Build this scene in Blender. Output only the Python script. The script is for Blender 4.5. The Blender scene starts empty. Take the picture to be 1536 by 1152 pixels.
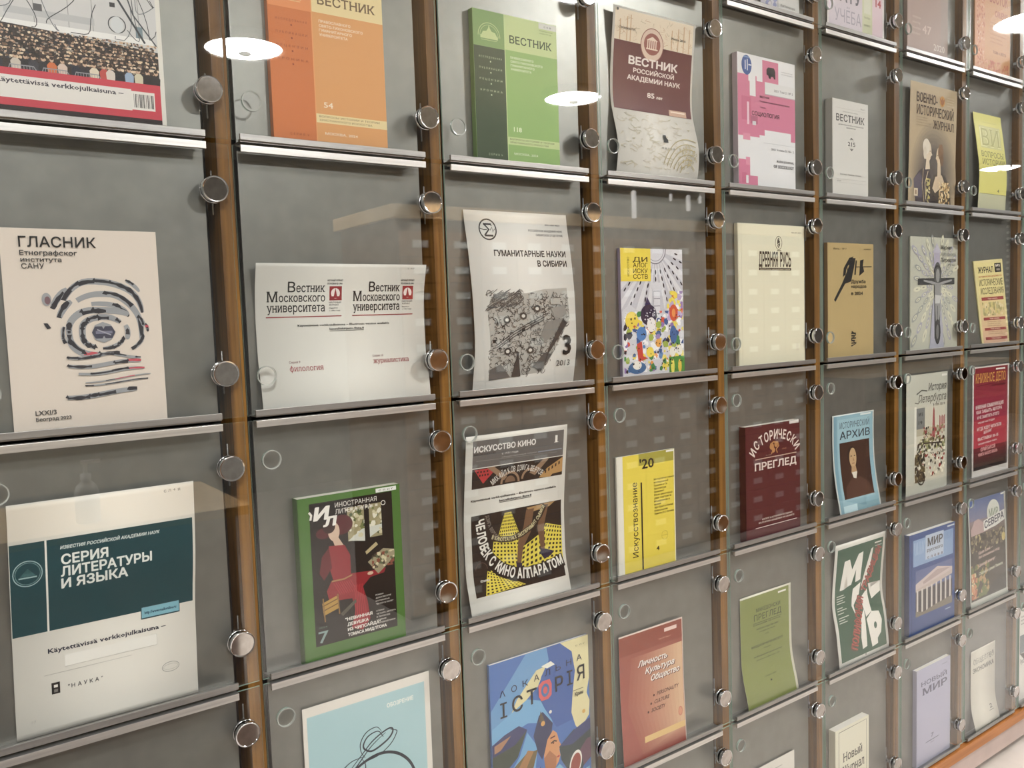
import bpy, bmesh, math, random
import numpy as np
from mathutils import Vector, Matrix

# ------------------------------------------------------------------ camera, world, light, exposure
sc = bpy.context.scene
COL = sc.collection
cam_data = bpy.data.cameras.new('camera')
cam = bpy.data.objects.new('camera', cam_data)
COL.objects.link(cam)
cam_data.sensor_fit = 'HORIZONTAL'
cam_data.sensor_width = 36.0
cam_data.lens = 36.0 * 1264.5 / 1536.0
cam_data.clip_start = 0.02
cam_data.clip_end = 100
RIGHT = Vector((0.81098893, -0.58408984, -0.03370481))
UP = Vector((0.07210227, 0.04260946, 0.99648668))
BACK = Vector((-0.5806016, -0.81056986, 0.07667))
cam.matrix_world = Matrix(((RIGHT.x, UP.x, BACK.x, -0.4117215),
                           (RIGHT.y, UP.y, BACK.y, -1.22444048),
                           (RIGHT.z, UP.z, BACK.z, 1.47778339),
                           (0, 0, 0, 1)))
sc.camera = cam

world = bpy.data.worlds.new('world')
sc.world = world
world.use_nodes = True
world.node_tree.nodes['Background'].inputs[0].default_value = (1.0, 0.97, 0.92, 1)
world.node_tree.nodes['Background'].inputs[1].default_value = 0.25

sc.view_settings.view_transform = 'Standard'
sc.view_settings.look = 'None'
sc.view_settings.gamma = 1.0
sc.view_settings.use_curve_mapping = False
sc.view_settings.exposure = 1.25
sc.cycles.transparent_max_bounces = 24
sc.cycles.max_bounces = 8
sc.cycles.diffuse_bounces = 3
sc.cycles.glossy_bounces = 4
sc.cycles.caustics_reflective = False
sc.cycles.caustics_refractive = False
LAMP = 66.0        # radiance of the round ceiling lamps
rnd = random.Random(7)

# ------------------------------------------------------------------ measures
W = 0.35454       # column pitch
H = 0.4           # row pitch
Z0 = 2.14         # height of the shelf line under the topmost row
PANEL_Y = 0.030   # front of the grey back panels
CEIL = 2.94
C_FIRST, C_LAST = -1, 9
R_FIRST, R_LAST = -1, 4
def cx(c): return (c - 1) * W
def rz(r): return Z0 - r * H       # top line of row r

# ------------------------------------------------------------------ materials
def lin(c):
    c = c / 255.0
    return c / 12.92 if c <= 0.04045 else ((c + 0.055) / 1.055) ** 2.4
def rgb(c, k=1.0): return tuple(min(1.0, lin(v) * k) for v in c) + (1,)
def principled(name, color, rough=0.5, metal=0.0, spec=0.5):
    m = bpy.data.materials.new(name); m.use_nodes = True
    b = m.node_tree.nodes['Principled BSDF']
    b.inputs['Base Color'].default_value = color
    b.inputs['Roughness'].default_value = rough
    b.inputs['Metallic'].default_value = metal
    b.inputs['Specular IOR Level'].default_value = spec
    return m
def noisy(name, c1, c2, scale=(1, 1, 1), nscale=8.0, detail=4, rough=0.5, metal=0.0, bump=0.0, spec=0.5, lo=0.35, hi=0.65, wave=False, rough_var=0.0):
    m = principled(name, c1, rough, metal, spec)
    nt = m.node_tree; N = nt.nodes; Lk = nt.links; b = N['Principled BSDF']
    tc = N.new('ShaderNodeTexCoord'); mp = N.new('ShaderNodeMapping')
    mp.inputs['Scale'].default_value = scale
    Lk.new(tc.outputs['Object'], mp.inputs['Vector'])
    n = N.new('ShaderNodeTexNoise'); n.inputs['Scale'].default_value = nscale; n.inputs['Detail'].default_value = detail
    Lk.new(mp.outputs[0], n.inputs['Vector'])
    r = N.new('ShaderNodeValToRGB')
    r.color_ramp.elements[0].position = lo; r.color_ramp.elements[0].color = c1
    r.color_ramp.elements[1].position = hi; r.color_ramp.elements[1].color = c2
    Lk.new(n.outputs['Fac'], r.inputs[0]); Lk.new(r.outputs[0], b.inputs['Base Color'])
    if rough_var:
        mr = N.new('ShaderNodeMapRange'); mr.inputs[3].default_value = rough - rough_var; mr.inputs[4].default_value = rough + rough_var
        Lk.new(n.outputs['Fac'], mr.inputs[0]); Lk.new(mr.outputs[0], b.inputs['Roughness'])
    if bump:
        bp = N.new('ShaderNodeBump'); bp.inputs['Strength'].default_value = bump; bp.inputs['Distance'].default_value = 0.001
        Lk.new(n.outputs['Fac'], bp.inputs['Height']); Lk.new(bp.outputs[0], b.inputs['Normal'])
    return m
M = {}
M['panel'] = noisy('grey_lacquered_panel', rgb((126, 126, 121)), rgb((133, 133, 127)), (1, 1, 1), 30, 3, rough=0.35, metal=0.65, bump=0.06, rough_var=0.04)
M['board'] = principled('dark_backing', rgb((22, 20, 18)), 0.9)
M['wood'] = noisy('brown_wood', rgb((88, 58, 22)), rgb((134, 94, 42)), (60, 60, 2.2), 1.6, 6, rough=0.38, bump=0.05, spec=0.3)
M['wood_h'] = noisy('brown_wood_rail', rgb((150, 92, 42)), rgb((178, 116, 62)), (2.2, 60, 60), 1.6, 6, rough=0.4, bump=0.05)
M['alu'] = noisy('brushed_aluminium', rgb((196, 194, 190)), rgb((216, 214, 209)), (1, 40, 40), 6, 4, rough=0.34, metal=0.85)
M['alu_ledge'] = noisy('ledge_aluminium', rgb((150, 148, 145)), rgb((163, 161, 157)), (1, 40, 40), 6, 4, rough=0.36, metal=0.8)
M['chrome'] = noisy('chrome', rgb((200, 200, 202)), rgb((215, 215, 216)), (1, 1, 1), 60, 2, rough=0.09, metal=1.0)
M['chrome_face'] = noisy('satin_chrome', rgb((178, 174, 170)), rgb((196, 192, 188)), (1, 1, 1), 90, 3, rough=0.05, metal=1.0, bump=0.0)
M['plinth'] = noisy('plinth_laminate', rgb((176, 158, 150)), rgb((186, 168, 160)), (1, 1, 1), 12, 3, rough=0.35)
M['paper'] = noisy('page_edges', rgb((214, 210, 198)), rgb((226, 222, 212)), (2, 2, 300), 4, 3, rough=0.8)

def glass_mat():
    m = bpy.data.materials.new('clear_glass'); m.use_nodes = True
    nt = m.node_tree; N = nt.nodes; Lk = nt.links
    for n in list(N): N.remove(n)
    out = N.new('ShaderNodeOutputMaterial'); mix = N.new('ShaderNodeMixShader')
    tr = N.new('ShaderNodeBsdfTransparent'); tr.inputs[0].default_value = (0.985, 0.988, 0.985, 1)
    gl = N.new('ShaderNodeBsdfGlossy'); gl.inputs['Roughness'].default_value = 0.0; gl.inputs[0].default_value = (1, 1, 1, 1)
    geo = N.new('ShaderNodeNewGeometry')
    dot = N.new('ShaderNodeVectorMath'); dot.operation = 'DOT_PRODUCT'
    Lk.new(geo.outputs['Normal'], dot.inputs[0]); Lk.new(geo.outputs['Incoming'], dot.inputs[1])
    ab = N.new('ShaderNodeMath'); ab.operation = 'ABSOLUTE'; Lk.new(dot.outputs['Value'], ab.inputs[0])
    om = N.new('ShaderNodeMath'); om.operation = 'SUBTRACT'; om.inputs[0].default_value = 1.0; Lk.new(ab.outputs[0], om.inputs[1])
    pw = N.new('ShaderNodeMath'); pw.operation = 'POWER'; pw.inputs[1].default_value = 5.0; Lk.new(om.outputs[0], pw.inputs[0])
    ma = N.new('ShaderNodeMath'); ma.operation = 'MULTIPLY_ADD'; ma.inputs[1].default_value = 0.955; ma.inputs[2].default_value = 0.045
    Lk.new(pw.outputs[0], ma.inputs[0]); Lk.new(ma.outputs[0], mix.inputs[0])
    Lk.new(tr.outputs[0], mix.inputs[1]); Lk.new(gl.outputs[0], mix.inputs[2]); Lk.new(mix.outputs[0], out.inputs[0])
    return m
M['glass'] = glass_mat()
def glass_edge_mat():
    m = principled('green_glass_edge', (0.42, 0.60, 0.50, 1), 0.12, 0.0, 0.8)
    m.node_tree.nodes['Principled BSDF'].inputs['Alpha'].default_value = 0.5
    return m
M['glass_edge'] = glass_edge_mat()
M['rim'] = principled('polished_hole_rim', rgb((172, 174, 166)), 0.2, 0.0, 0.8)
M['rim'].node_tree.nodes['Principled BSDF'].inputs['Alpha'].default_value = 0.6
def emis(name, color, s):
    m = bpy.data.materials.new(name); m.use_nodes = True
    b = m.node_tree.nodes['Principled BSDF']
    b.inputs['Base Color'].default_value = (0.9, 0.9, 0.9, 1)
    b.inputs['Emission Color'].default_value = color; b.inputs['Emission Strength'].default_value = s
    return m
M['lamp'] = emis('lamp_diffuser', (0.995, 0.995, 0.99, 1), LAMP)
M['lamp_rim'] = principled('white_lamp_rim', rgb((230, 230, 225)), 0.4)
M['wall'] = noisy('white_wall_paint', rgb((150, 149, 145)), rgb((157, 156, 151)), (1, 1, 1), 5, 3, rough=0.8)
M['ceil'] = noisy('white_ceiling', rgb((196, 197, 194)), rgb((203, 204, 200)), (1, 1, 1), 5, 3, rough=0.9)
M['floor'] = noisy('pale_linoleum', rgb((206, 196, 186)), rgb((216, 206, 197)), (1, 1, 1), 9, 5, rough=0.3)
M['drawer'] = noisy('walnut_drawer_front', rgb((136, 92, 48)), rgb((156, 108, 60)), (40, 40, 2), 2, 5, rough=0.45)
M['carcass'] = noisy('walnut_carcass', rgb((84, 56, 32)), rgb((102, 70, 42)), (40, 40, 2), 2, 5, rough=0.5)
M['light_wood'] = noisy('beech_top', rgb((205, 172, 128)), rgb((218, 186, 142)), (2, 30, 30), 2, 5, rough=0.45)
M['card'] = principled('label_card', rgb((248, 246, 238)), 0.6)
M['brass'] = principled('steel_label_frame', rgb((190, 184, 170)), 0.3, 0.9)

# ------------------------------------------------------------------ object helpers
def link_mesh(name, me, parent=None, mat=None):
    o = bpy.data.objects.new(name, me)
    COL.objects.link(o)
    if mat is not None and len(me.materials) == 0:
        me.materials.append(mat)
    if parent is not None: o.parent = parent
    return o
def bm_mesh(name, bm, mats=()):
    me = bpy.data.meshes.new(name); bm.to_mesh(me); bm.free()
    for m in mats: me.materials.append(m)
    return me
def bx(bm, x0, x1, y0, y1, z0, z1, mi=0, bevel=0.0):
    r = bmesh.ops.create_cube(bm, size=1.0)
    vs = r['verts']
    for v in vs:
        v.co = Vector(((x0 + x1) / 2 + v.co.x * (x1 - x0), (y0 + y1) / 2 + v.co.y * (y1 - y0), (z0 + z1) / 2 + v.co.z * (z1 - z0)))
    fs = set(f for v in vs for f in v.link_faces)
    for f in fs: f.material_index = mi
    if bevel:
        es = set(e for v in vs for e in v.link_edges)
        bmesh.ops.bevel(bm, geom=list(es), offset=bevel, segments=2, affect='EDGES', profile=0.6)
def lathe(bm, prof, axis='Y', n=32, center=(0, 0, 0), mi=0, mats=None):
    rings = []
    c = Vector(center)
    for (r, a) in prof:
        ring = []
        for k in range(n):
            t = 2 * math.pi * k / n
            if axis == 'Y': p = Vector((r * math.cos(t), a, r * math.sin(t)))
            else: p = Vector((r * math.cos(t), r * math.sin(t), a))
            ring.append(bm.verts.new(c + p))
        rings.append(ring)
    for i in range(len(rings) - 1):
        for k in range(n):
            f = bm.faces.new((rings[i][k], rings[i][(k + 1) % n], rings[i + 1][(k + 1) % n], rings[i + 1][k]))
            f.smooth = abs(prof[i + 1][1] - prof[i][1]) > 0.6 * abs(prof[i + 1][0] - prof[i][0])
            f.material_index = mats[i] if mats else mi
    f = bm.faces.new(rings[0]); f.material_index = mats[0] if mats else mi
    f = bm.faces.new(rings[-1]); f.material_index = mats[-1] if mats else mi
    return rings
def empty(name, loc=(0, 0, 0)):
    o = bpy.data.objects.new(name, None); COL.objects.link(o); o.location = loc; o.empty_display_size = 0.1
    return o
def tag(o, label=None, cat=None, group=None, kind=None):
    if label: o['label'] = label
    if cat: o['category'] = cat
    if group: o['group'] = group
    if kind: o['kind'] = kind
    return o
def box_obj(name, dims, mat, parent=None, bevel=0.0, shift=(0, 0, 0)):
    bm = bmesh.new(); bx(bm, *dims, bevel=bevel); bmesh.ops.recalc_face_normals(bm, faces=bm.faces)
    return link_mesh(name, bm_mesh(name, bm, [mat]), parent)

# ------------------------------------------------------------------ the room
def struct(name, dims, mat):
    o = box_obj(name, dims, mat); o['kind'] = 'structure'; return o
RX0, RX1, RY0, RY1 = -4.5, 11.5, -6.2, 0.13
struct('floor', (RX0, RX1, RY0, RY1, -0.1, 0.0), M['floor'])
struct('ceiling', (RX0, RX1, RY0, RY1, CEIL, CEIL + 0.1), M['ceil'])
struct('wall_front', (RX0, RX1, 0.13, 0.23, 0.0, CEIL), M['wall'])
struct('wall_back', (RX0, RX1, RY0 - 0.1, RY0, 0.0, CEIL), M['wall'])
struct('wall_left', (RX0 - 0.1, RX0, RY0, RY1, 0.0, CEIL), M['wall'])
struct('wall_right', (RX1, RX1 + 0.1, RY0, RY1, 0.0, CEIL), M['wall'])

# ------------------------------------------------------------------ ceiling lamps
def lamp(x, y, label):
    t = empty('ceiling_lamp', (x, y, CEIL)); tag(t, label, 'lamp', 'round ceiling lamps')
    bm = bmesh.new()
    lathe(bm, [(0.200, 0.0), (0.205, -0.035), (0.198, -0.05), (0.186, -0.05), (0.186, -0.012)], 'Z', 48)
    bmesh.ops.recalc_face_normals(bm, faces=bm.faces)
    link_mesh('lamp_rim', bm_mesh('lamp_rim', bm, [M['lamp_rim']]), t)
    bm = bmesh.new()
    lathe(bm, [(0.186, -0.030), (0.184, -0.042), (0.13, -0.058), (0.05, -0.064), (0.001, -0.065)], 'Z', 48)
    bmesh.ops.recalc_face_normals(bm, faces=bm.faces)
    link_mesh('diffuser', bm_mesh('diffuser', bm, [M['lamp']]), t)
    bm = bmesh.new()
    lathe(bm, [(0.03, -0.064), (0.032, -0.072), (0.02, -0.078), (0.001, -0.079)], 'Z', 24)
    link_mesh('centre_cap', bm_mesh('centre_cap', bm, [M['lamp_rim']]), t)
for x, y, lb in [(1.10, -3.11, 'round white ceiling lamp reflected beside the orange journal at upper left'),
                 (3.22, -3.06, 'round white ceiling lamp reflected on the green journal'),
                 (9.10, -3.07, 'round white ceiling lamp reflected at the right edge over the yellow journal'),
                 (-1.05, -3.11, 'round white ceiling lamp behind the camera to the left'),
                 (-3.2, -3.11, 'round white ceiling lamp farthest left in the room'),
                 (-0.45, -1.90, 'added round white fill lamp above the service counter, out of view'),  # unseen lamp, added to brighten the display wall from nearby
                 (2.10, -1.60, 'added round white fill lamp in front of the card catalogue, out of view'),  # added out of view to light the catalogue front and the display
                 (4.35, -0.75, 'round white ceiling lamp close to the display, glaring in the top right corner')]:
    lamp(x, y, lb)

# slim pendant tubes near the catalogue, seen only as short pale reflections
M['tube'] = emis('pendant_tube_glow', (1.0, 0.98, 0.94, 1), 0.9)
for x, zl, r_, lb in ((2.91, 2.01, 0.013, 'longest slim pendant tube lamp reflected above the cartoon book'), (3.20, 2.12, 0.008, 'short slim pendant tube lamp reflected second from the left'),
                      (3.345, 2.07, 0.012, 'slim pendant tube lamp of middle length, third from the left'), (3.445, 2.12, 0.008, 'short slim pendant tube lamp, rightmost of the four')):
    t = empty('pendant_lamp', (x, -2.2, zl)); tag(t, lb, 'lamp', 'slim pendant tube lamps')
    bm = bmesh.new(); lathe(bm, [(0.001, 0.0), (r_, 0.004), (r_, 2.16 - zl), (0.001, 2.165 - zl)], 'Z', 14); link_mesh('light_tube', bm_mesh('light_tube', bm, [M['tube']]), t)
    bm = bmesh.new(); lathe(bm, [(0.0012, 2.16 - zl), (0.0012, CEIL - zl)], 'Z', 6); link_mesh('cord', bm_mesh('cord', bm, [M['lamp_rim']]), t)
bm = bmesh.new()
for i in range(34):
    bmesh.ops.create_icosphere(bm, subdivisions=2, radius=0.013, matrix=Matrix.Translation((7.83, -2.4, 1.14 + 0.054 * i)))
bc = link_mesh('bead_chain', bm_mesh('bead_chain', bm, [M['card']])); tag(bc, 'string of small white beads hanging near the right, reflected as a dotted line', 'bead chain', None, 'stuff')

# ------------------------------------------------------------------ the display cabinet
cab = empty('display_cabinet', (0, 0, 0))
tag(cab, 'wall wide display cabinet of brown wooden posts, grey compartments and glass doors with chrome discs', 'cabinet')
XL, XR = cx(C_FIRST), cx(C_LAST + 1)
ZB, ZT = rz(R_LAST + 1), rz(R_FIRST)
box_obj('backing_board', (XL, XR, 0.075, 0.095, ZB - 0.02, ZT + 0.02), M['board'], cab)
box_obj('base_rail', (XL - 0.03, XR, -0.004, 0.075, ZB - 0.032, ZB + 0.000), M['wood_h'], cab, 0.0015)
box_obj('top_rail_board', (XL - 0.03, XR, 0.0, 0.075, ZT + 0.012, ZT + 0.10), M['wood_h'], cab, 0.0015)
box_obj('plinth', (XL - 0.03, XR, 0.012, 0.095, 0.035, ZB - 0.033), M['plinth'], cab)
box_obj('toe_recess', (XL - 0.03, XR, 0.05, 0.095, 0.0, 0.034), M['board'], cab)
bm = bmesh.new(); bx(bm, -0.030, -0.008, 0.016, 0.074, ZB, ZT + 0.012, bevel=0.001)
me_post = bm_mesh('wood_post', bm, [M['wood']])
for c in range(C_FIRST, C_LAST + 2):
    o = link_mesh('wood_post', me_post, cab); o.location = (cx(c), 0, 0)

# meshes of one compartment, origin at the top left corner of its rail
PX0, PX1 = 0.004, W - 0.0455
bm = bmesh.new(); bx(bm, PX0, PX1, PANEL_Y, PANEL_Y + 0.004, -H + 0.004, -0.002, bevel=0.0006)
me_panel = bm_mesh('back_panel', bm, [M['panel']])
bm = bmesh.new()
bx(bm, 0.001, W - 0.049, 0.003, PANEL_Y + 0.003, -H + 0.0058, -H + 0.0078)
me_ledge = bm_mesh('ledge', bm, [M['alu_ledge']])
bm = bmesh.new(); bx(bm, 0.0, W - 0.049, -0.001, 0.0035, -H + 0.0078, -H + 0.0168, bevel=0.0005)
bx(bm, 0.0, W - 0.049, 0.0015, 0.0100, -H + 0.0079, -H + 0.0096)
me_brail = bm_mesh('bottom_rail', bm, [M['alu_ledge']])
bm = bmesh.new(); bx(bm, 0.0, W - 0.049, -0.001, 0.0035, -0.0090, 0.0012, bevel=0.0005)
bx(bm, 0.0, W - 0.049, 0.0015, 0.013, -0.0005, 0.0011)
me_trail = bm_mesh('top_rail', bm, [M['alu']])

HOLE_R = 0.0148
def pane_mesh(hz):
    gx0, gx1, gz0, gz1 = -0.0100, W - 0.0160, -H + 0.0085, 0.0008
    y0, y1 = 0.0050, 0.0090
    bm = bmesh.new()
    n = 32
    out = [bm.verts.new((x, y0, z)) for x, z in ((gx0, gz0), (gx1, gz0), (gx1, gz1), (gx0, gz1))]
    inn = [bm.verts.new((0.022 + HOLE_R * math.cos(2 * math.pi * k / n), y0, hz + HOLE_R * math.sin(2 * math.pi * k / n))) for k in range(n)]
    es = [bm.edges.new((out[i], out[(i + 1) % 4])) for i in range(4)] + [bm.edges.new((inn[i], inn[(i + 1) % n])) for i in range(n)]
    bmesh.ops.triangle_fill(bm, use_beauty=True, use_dissolve=False, edges=es)
    # drop faces inside the hole
    dead = [f for f in bm.faces if (f.calc_center_median() - Vector((0.022, y0, hz))).length < HOLE_R * 0.98 and all(v in inn for v in f.verts)]
    bmesh.ops.delete(bm, geom=dead, context='FACES_ONLY')
    r = bmesh.ops.extrude_face_region(bm, geom=list(bm.faces))
    for v in [g for g in r['geom'] if isinstance(g, bmesh.types.BMVert)]: v.co.y = y1
    bmesh.ops.recalc_face_normals(bm, faces=bm.faces)
    for f in bm.faces:
        f.material_index = 0 if abs(f.normal.y) > 0.5 else 1
    return bm_mesh('glass_door', bm, [M['glass'], M['glass_edge']])
me_low, me_high = pane_mesh(-0.334), pane_mesh(-0.060)
bm = bmesh.new()
lathe(bm, [(HOLE_R - 0.0019, 0.0046), (HOLE_R - 0.0002, 0.0043), (HOLE_R - 0.0002, 0.0097), (HOLE_R - 0.0019, 0.0094)], 'Y', 40)
fs = [f for f in bm.faces if len(f.verts) > 4]; bmesh.ops.delete(bm, geom=fs, context='FACES_ONLY')
me_rim = bm_mesh('hole_rim', bm, [M['rim']])

# hinge disc: chrome disc clamped on the glass, barrel and pin behind it
bm = bmesh.new()
R_ = 0.0186
lathe(bm, [(0.001, -0.0025), (R_ - 0.0022, -0.0025), (R_ - 0.0020, -0.0034), (R_ - 0.0006, -0.0036), (R_, -0.0026), (R_, 0.0035), (R_ - 0.0008, 0.0047), (0.002, 0.0048)], 'Y', 48, mats=[1, 0, 0, 0, 0, 0, 0])
lathe(bm, [(0.002, 0.0092), (R_ - 0.0010, 0.0093), (R_, 0.0100), (R_, 0.0132), (R_ - 0.0010, 0.0140), (0.007, 0.0142), (0.007, 0.0205), (0.002, 0.0206)], 'Y', 40)
bx(bm, -0.003, 0.0095, 0.0200, 0.0385, -0.004, 0.004, bevel=0.0008)
bmesh.ops.recalc_face_normals(bm, faces=bm.faces)
me_knob = bm_mesh('hinge_disc', bm, [M['chrome'], M['chrome_face']])
bm = bmesh.new()
lathe(bm, [(0.0004, -0.032), (0.0013, -0.031), (0.0013, 0.031), (0.0004, 0.032)], 'Z', 12)
lathe(bm, [(0.0004, -0.008), (0.0028, -0.0075), (0.0028, 0.0075), (0.0004, 0.008)], 'Z', 12)
bmesh.ops.recalc_face_normals(bm, faces=bm.faces)
me_pin = bm_mesh('hinge_pin', bm, [M['alu_ledge']])

for r in range(R_FIRST, R_LAST + 1):
    for c in range(C_FIRST, C_LAST + 1):
        p = (cx(c), 0, rz(r))
        o = link_mesh('back_panel', me_panel, cab); o.location = p
        o = link_mesh('ledge', me_ledge, cab); o.location = p
        door = link_mesh('glass_door', me_low if r <= 1 else me_high, cab)
        # the pane turns about its hinge line by a fraction of a degree
        ang = math.radians(rnd.uniform(-0.10, 0.10)); hx = W - 0.040
        door.location = (p[0] + hx - hx * math.cos(ang), 0.0 - hx * math.sin(ang), p[2])
        door.rotation_euler = (0, 0, ang)
        link_mesh('top_rail', me_trail, door)
        link_mesh('bottom_rail', me_brail, door)
        q = link_mesh('hole_rim', me_rim, door); q.location = (0.022, 0, -0.334 if r <= 1 else -0.060)
        for kz in (-0.0645, -0.3265):
            k = link_mesh('hinge_disc', me_knob, door); k.location = (W - 0.040, 0, kz); k.rotation_euler = (0, rnd.uniform(-3, 3), 0)
            k.rotation_euler = (0, 0, rnd.uniform(-0.008, 0.008))
            k = link_mesh('hinge_pin', me_pin, door); k.location = (W - 0.0335, 0.0365, kz)

# ------------------------------------------------------------------ furniture behind the camera, seen as reflections
cat = empty('card_catalogue', (1.535, -2.4, 0)); tag(cat, 'tall brown card catalogue with rows of labelled drawers, reflected in the glass', 'cabinet')
NX, NZ = 14, 15
CW, CD = 0.23, 0.127
box_obj('carcass', (0, NX * CW + 0.02, -0.62, -0.004, 0.0, 1.98), M['carcass'], cat, 0.002)
box_obj('top_board', (-0.03, NX * CW + 0.05, -0.65, 0.03, 1.98, 2.045), M['light_wood'], cat, 0.003)
bm = bmesh.new(); bx(bm, -CW / 2 + 0.004, CW / 2 - 0.004, 0.0, 0.014, -CD / 2 + 0.003, CD / 2 - 0.003, bevel=0.002)
me_dr = bm_mesh('drawer', bm, [M['drawer']])
bm = bmesh.new()
bx(bm, -0.042, 0.042, 0.014, 0.017, -0.017, 0.017, 0)
for a in ((-0.044, 0.044, 0.014, 0.019, 0.017, 0.020), (-0.044, 0.044, 0.014, 0.019, -0.020, -0.017), (-0.045, -0.042, 0.014, 0.019, -0.020, 0.020), (0.042, 0.045, 0.014, 0.019, -0.020, 0.020)):
    bx(bm, *a, 1)
me_lh = bm_mesh('label_holder', bm, [M['card'], M['brass']])
for i in range(NX):
    for j in range(NZ):
        d = link_mesh('drawer', me_dr, cat); d.location = (CW * (i + 0.5) + 0.01, -0.002, 0.081 + CD * j)
        link_mesh('label_holder', me_lh, d).location = (0, 0, 0)

bk = empty('low_bookcase', (5.35, -2.3, 0)); tag(bk, 'low brown bookcase reflected behind the blue book at right', 'bookcase')
box_obj('side_panel', (0, 0.03, -0.4, 0, 0, 0.95), M['carcass'], bk); box_obj('side_panel', (2.2, 2.23, -0.4, 0, 0, 0.95), M['carcass'], bk)
box_obj('top_board', (-0.02, 2.25, -0.42, 0.02, 0.95, 0.985), M['light_wood'], bk, 0.002)
for z in (0.06, 0.36, 0.66): box_obj('shelf_board', (0.03, 2.2, -0.39, -0.005, z, z + 0.025), M['drawer'], bk)
box_obj('back_board', (0.03, 2.2, -0.4, -0.385, 0, 0.95), M['carcass'], bk)

ct = empty('service_counter', (-1.1, -1.42, 0)); tag(ct, 'pale service counter behind the camera, reflected at lower left', 'counter')
box_obj('counter_top', (0, 1.55, -0.55, 0, 0.885, 0.915), M['light_wood'], ct, 0.003)
box_obj('front_panel', (0.04, 1.51, -0.05, -0.03, 0, 0.885), M['plinth'], ct)
box_obj('side_panel', (0.04, 0.06, -0.52, -0.05, 0, 0.885), M['plinth'], ct); box_obj('side_panel', (1.49, 1.51, -0.52, -0.05, 0, 0.885), M['plinth'], ct)
bt = empty('pump_bottle', (0.0, -1.53, 0.9155)); tag(bt, 'white pump bottle standing on the service counter, faintly reflected', 'bottle')
bm = bmesh.new(); lathe(bm, [(0.03, 0.0), (0.034, 0.004), (0.034, 0.09), (0.028, 0.11), (0.013, 0.125), (0.013, 0.132)], 'Z', 28)
link_mesh('bottle_body', bm_mesh('bottle_body', bm, [principled('white_plastic', rgb((225, 226, 222)), 0.35)]), bt)
bm = bmesh.new(); lathe(bm, [(0.015, 0.130), (0.015, 0.145), (0.006, 0.148), (0.006, 0.175), (0.011, 0.177), (0.011, 0.186)], 'Z', 20)
bx(bm, -0.004, 0.042, -0.006, 0.006, 0.176, 0.186, bevel=0.002)
link_mesh('pump_head', bm_mesh('pump_head', bm, [bpy.data.materials['white_plastic']]), bt)
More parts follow.
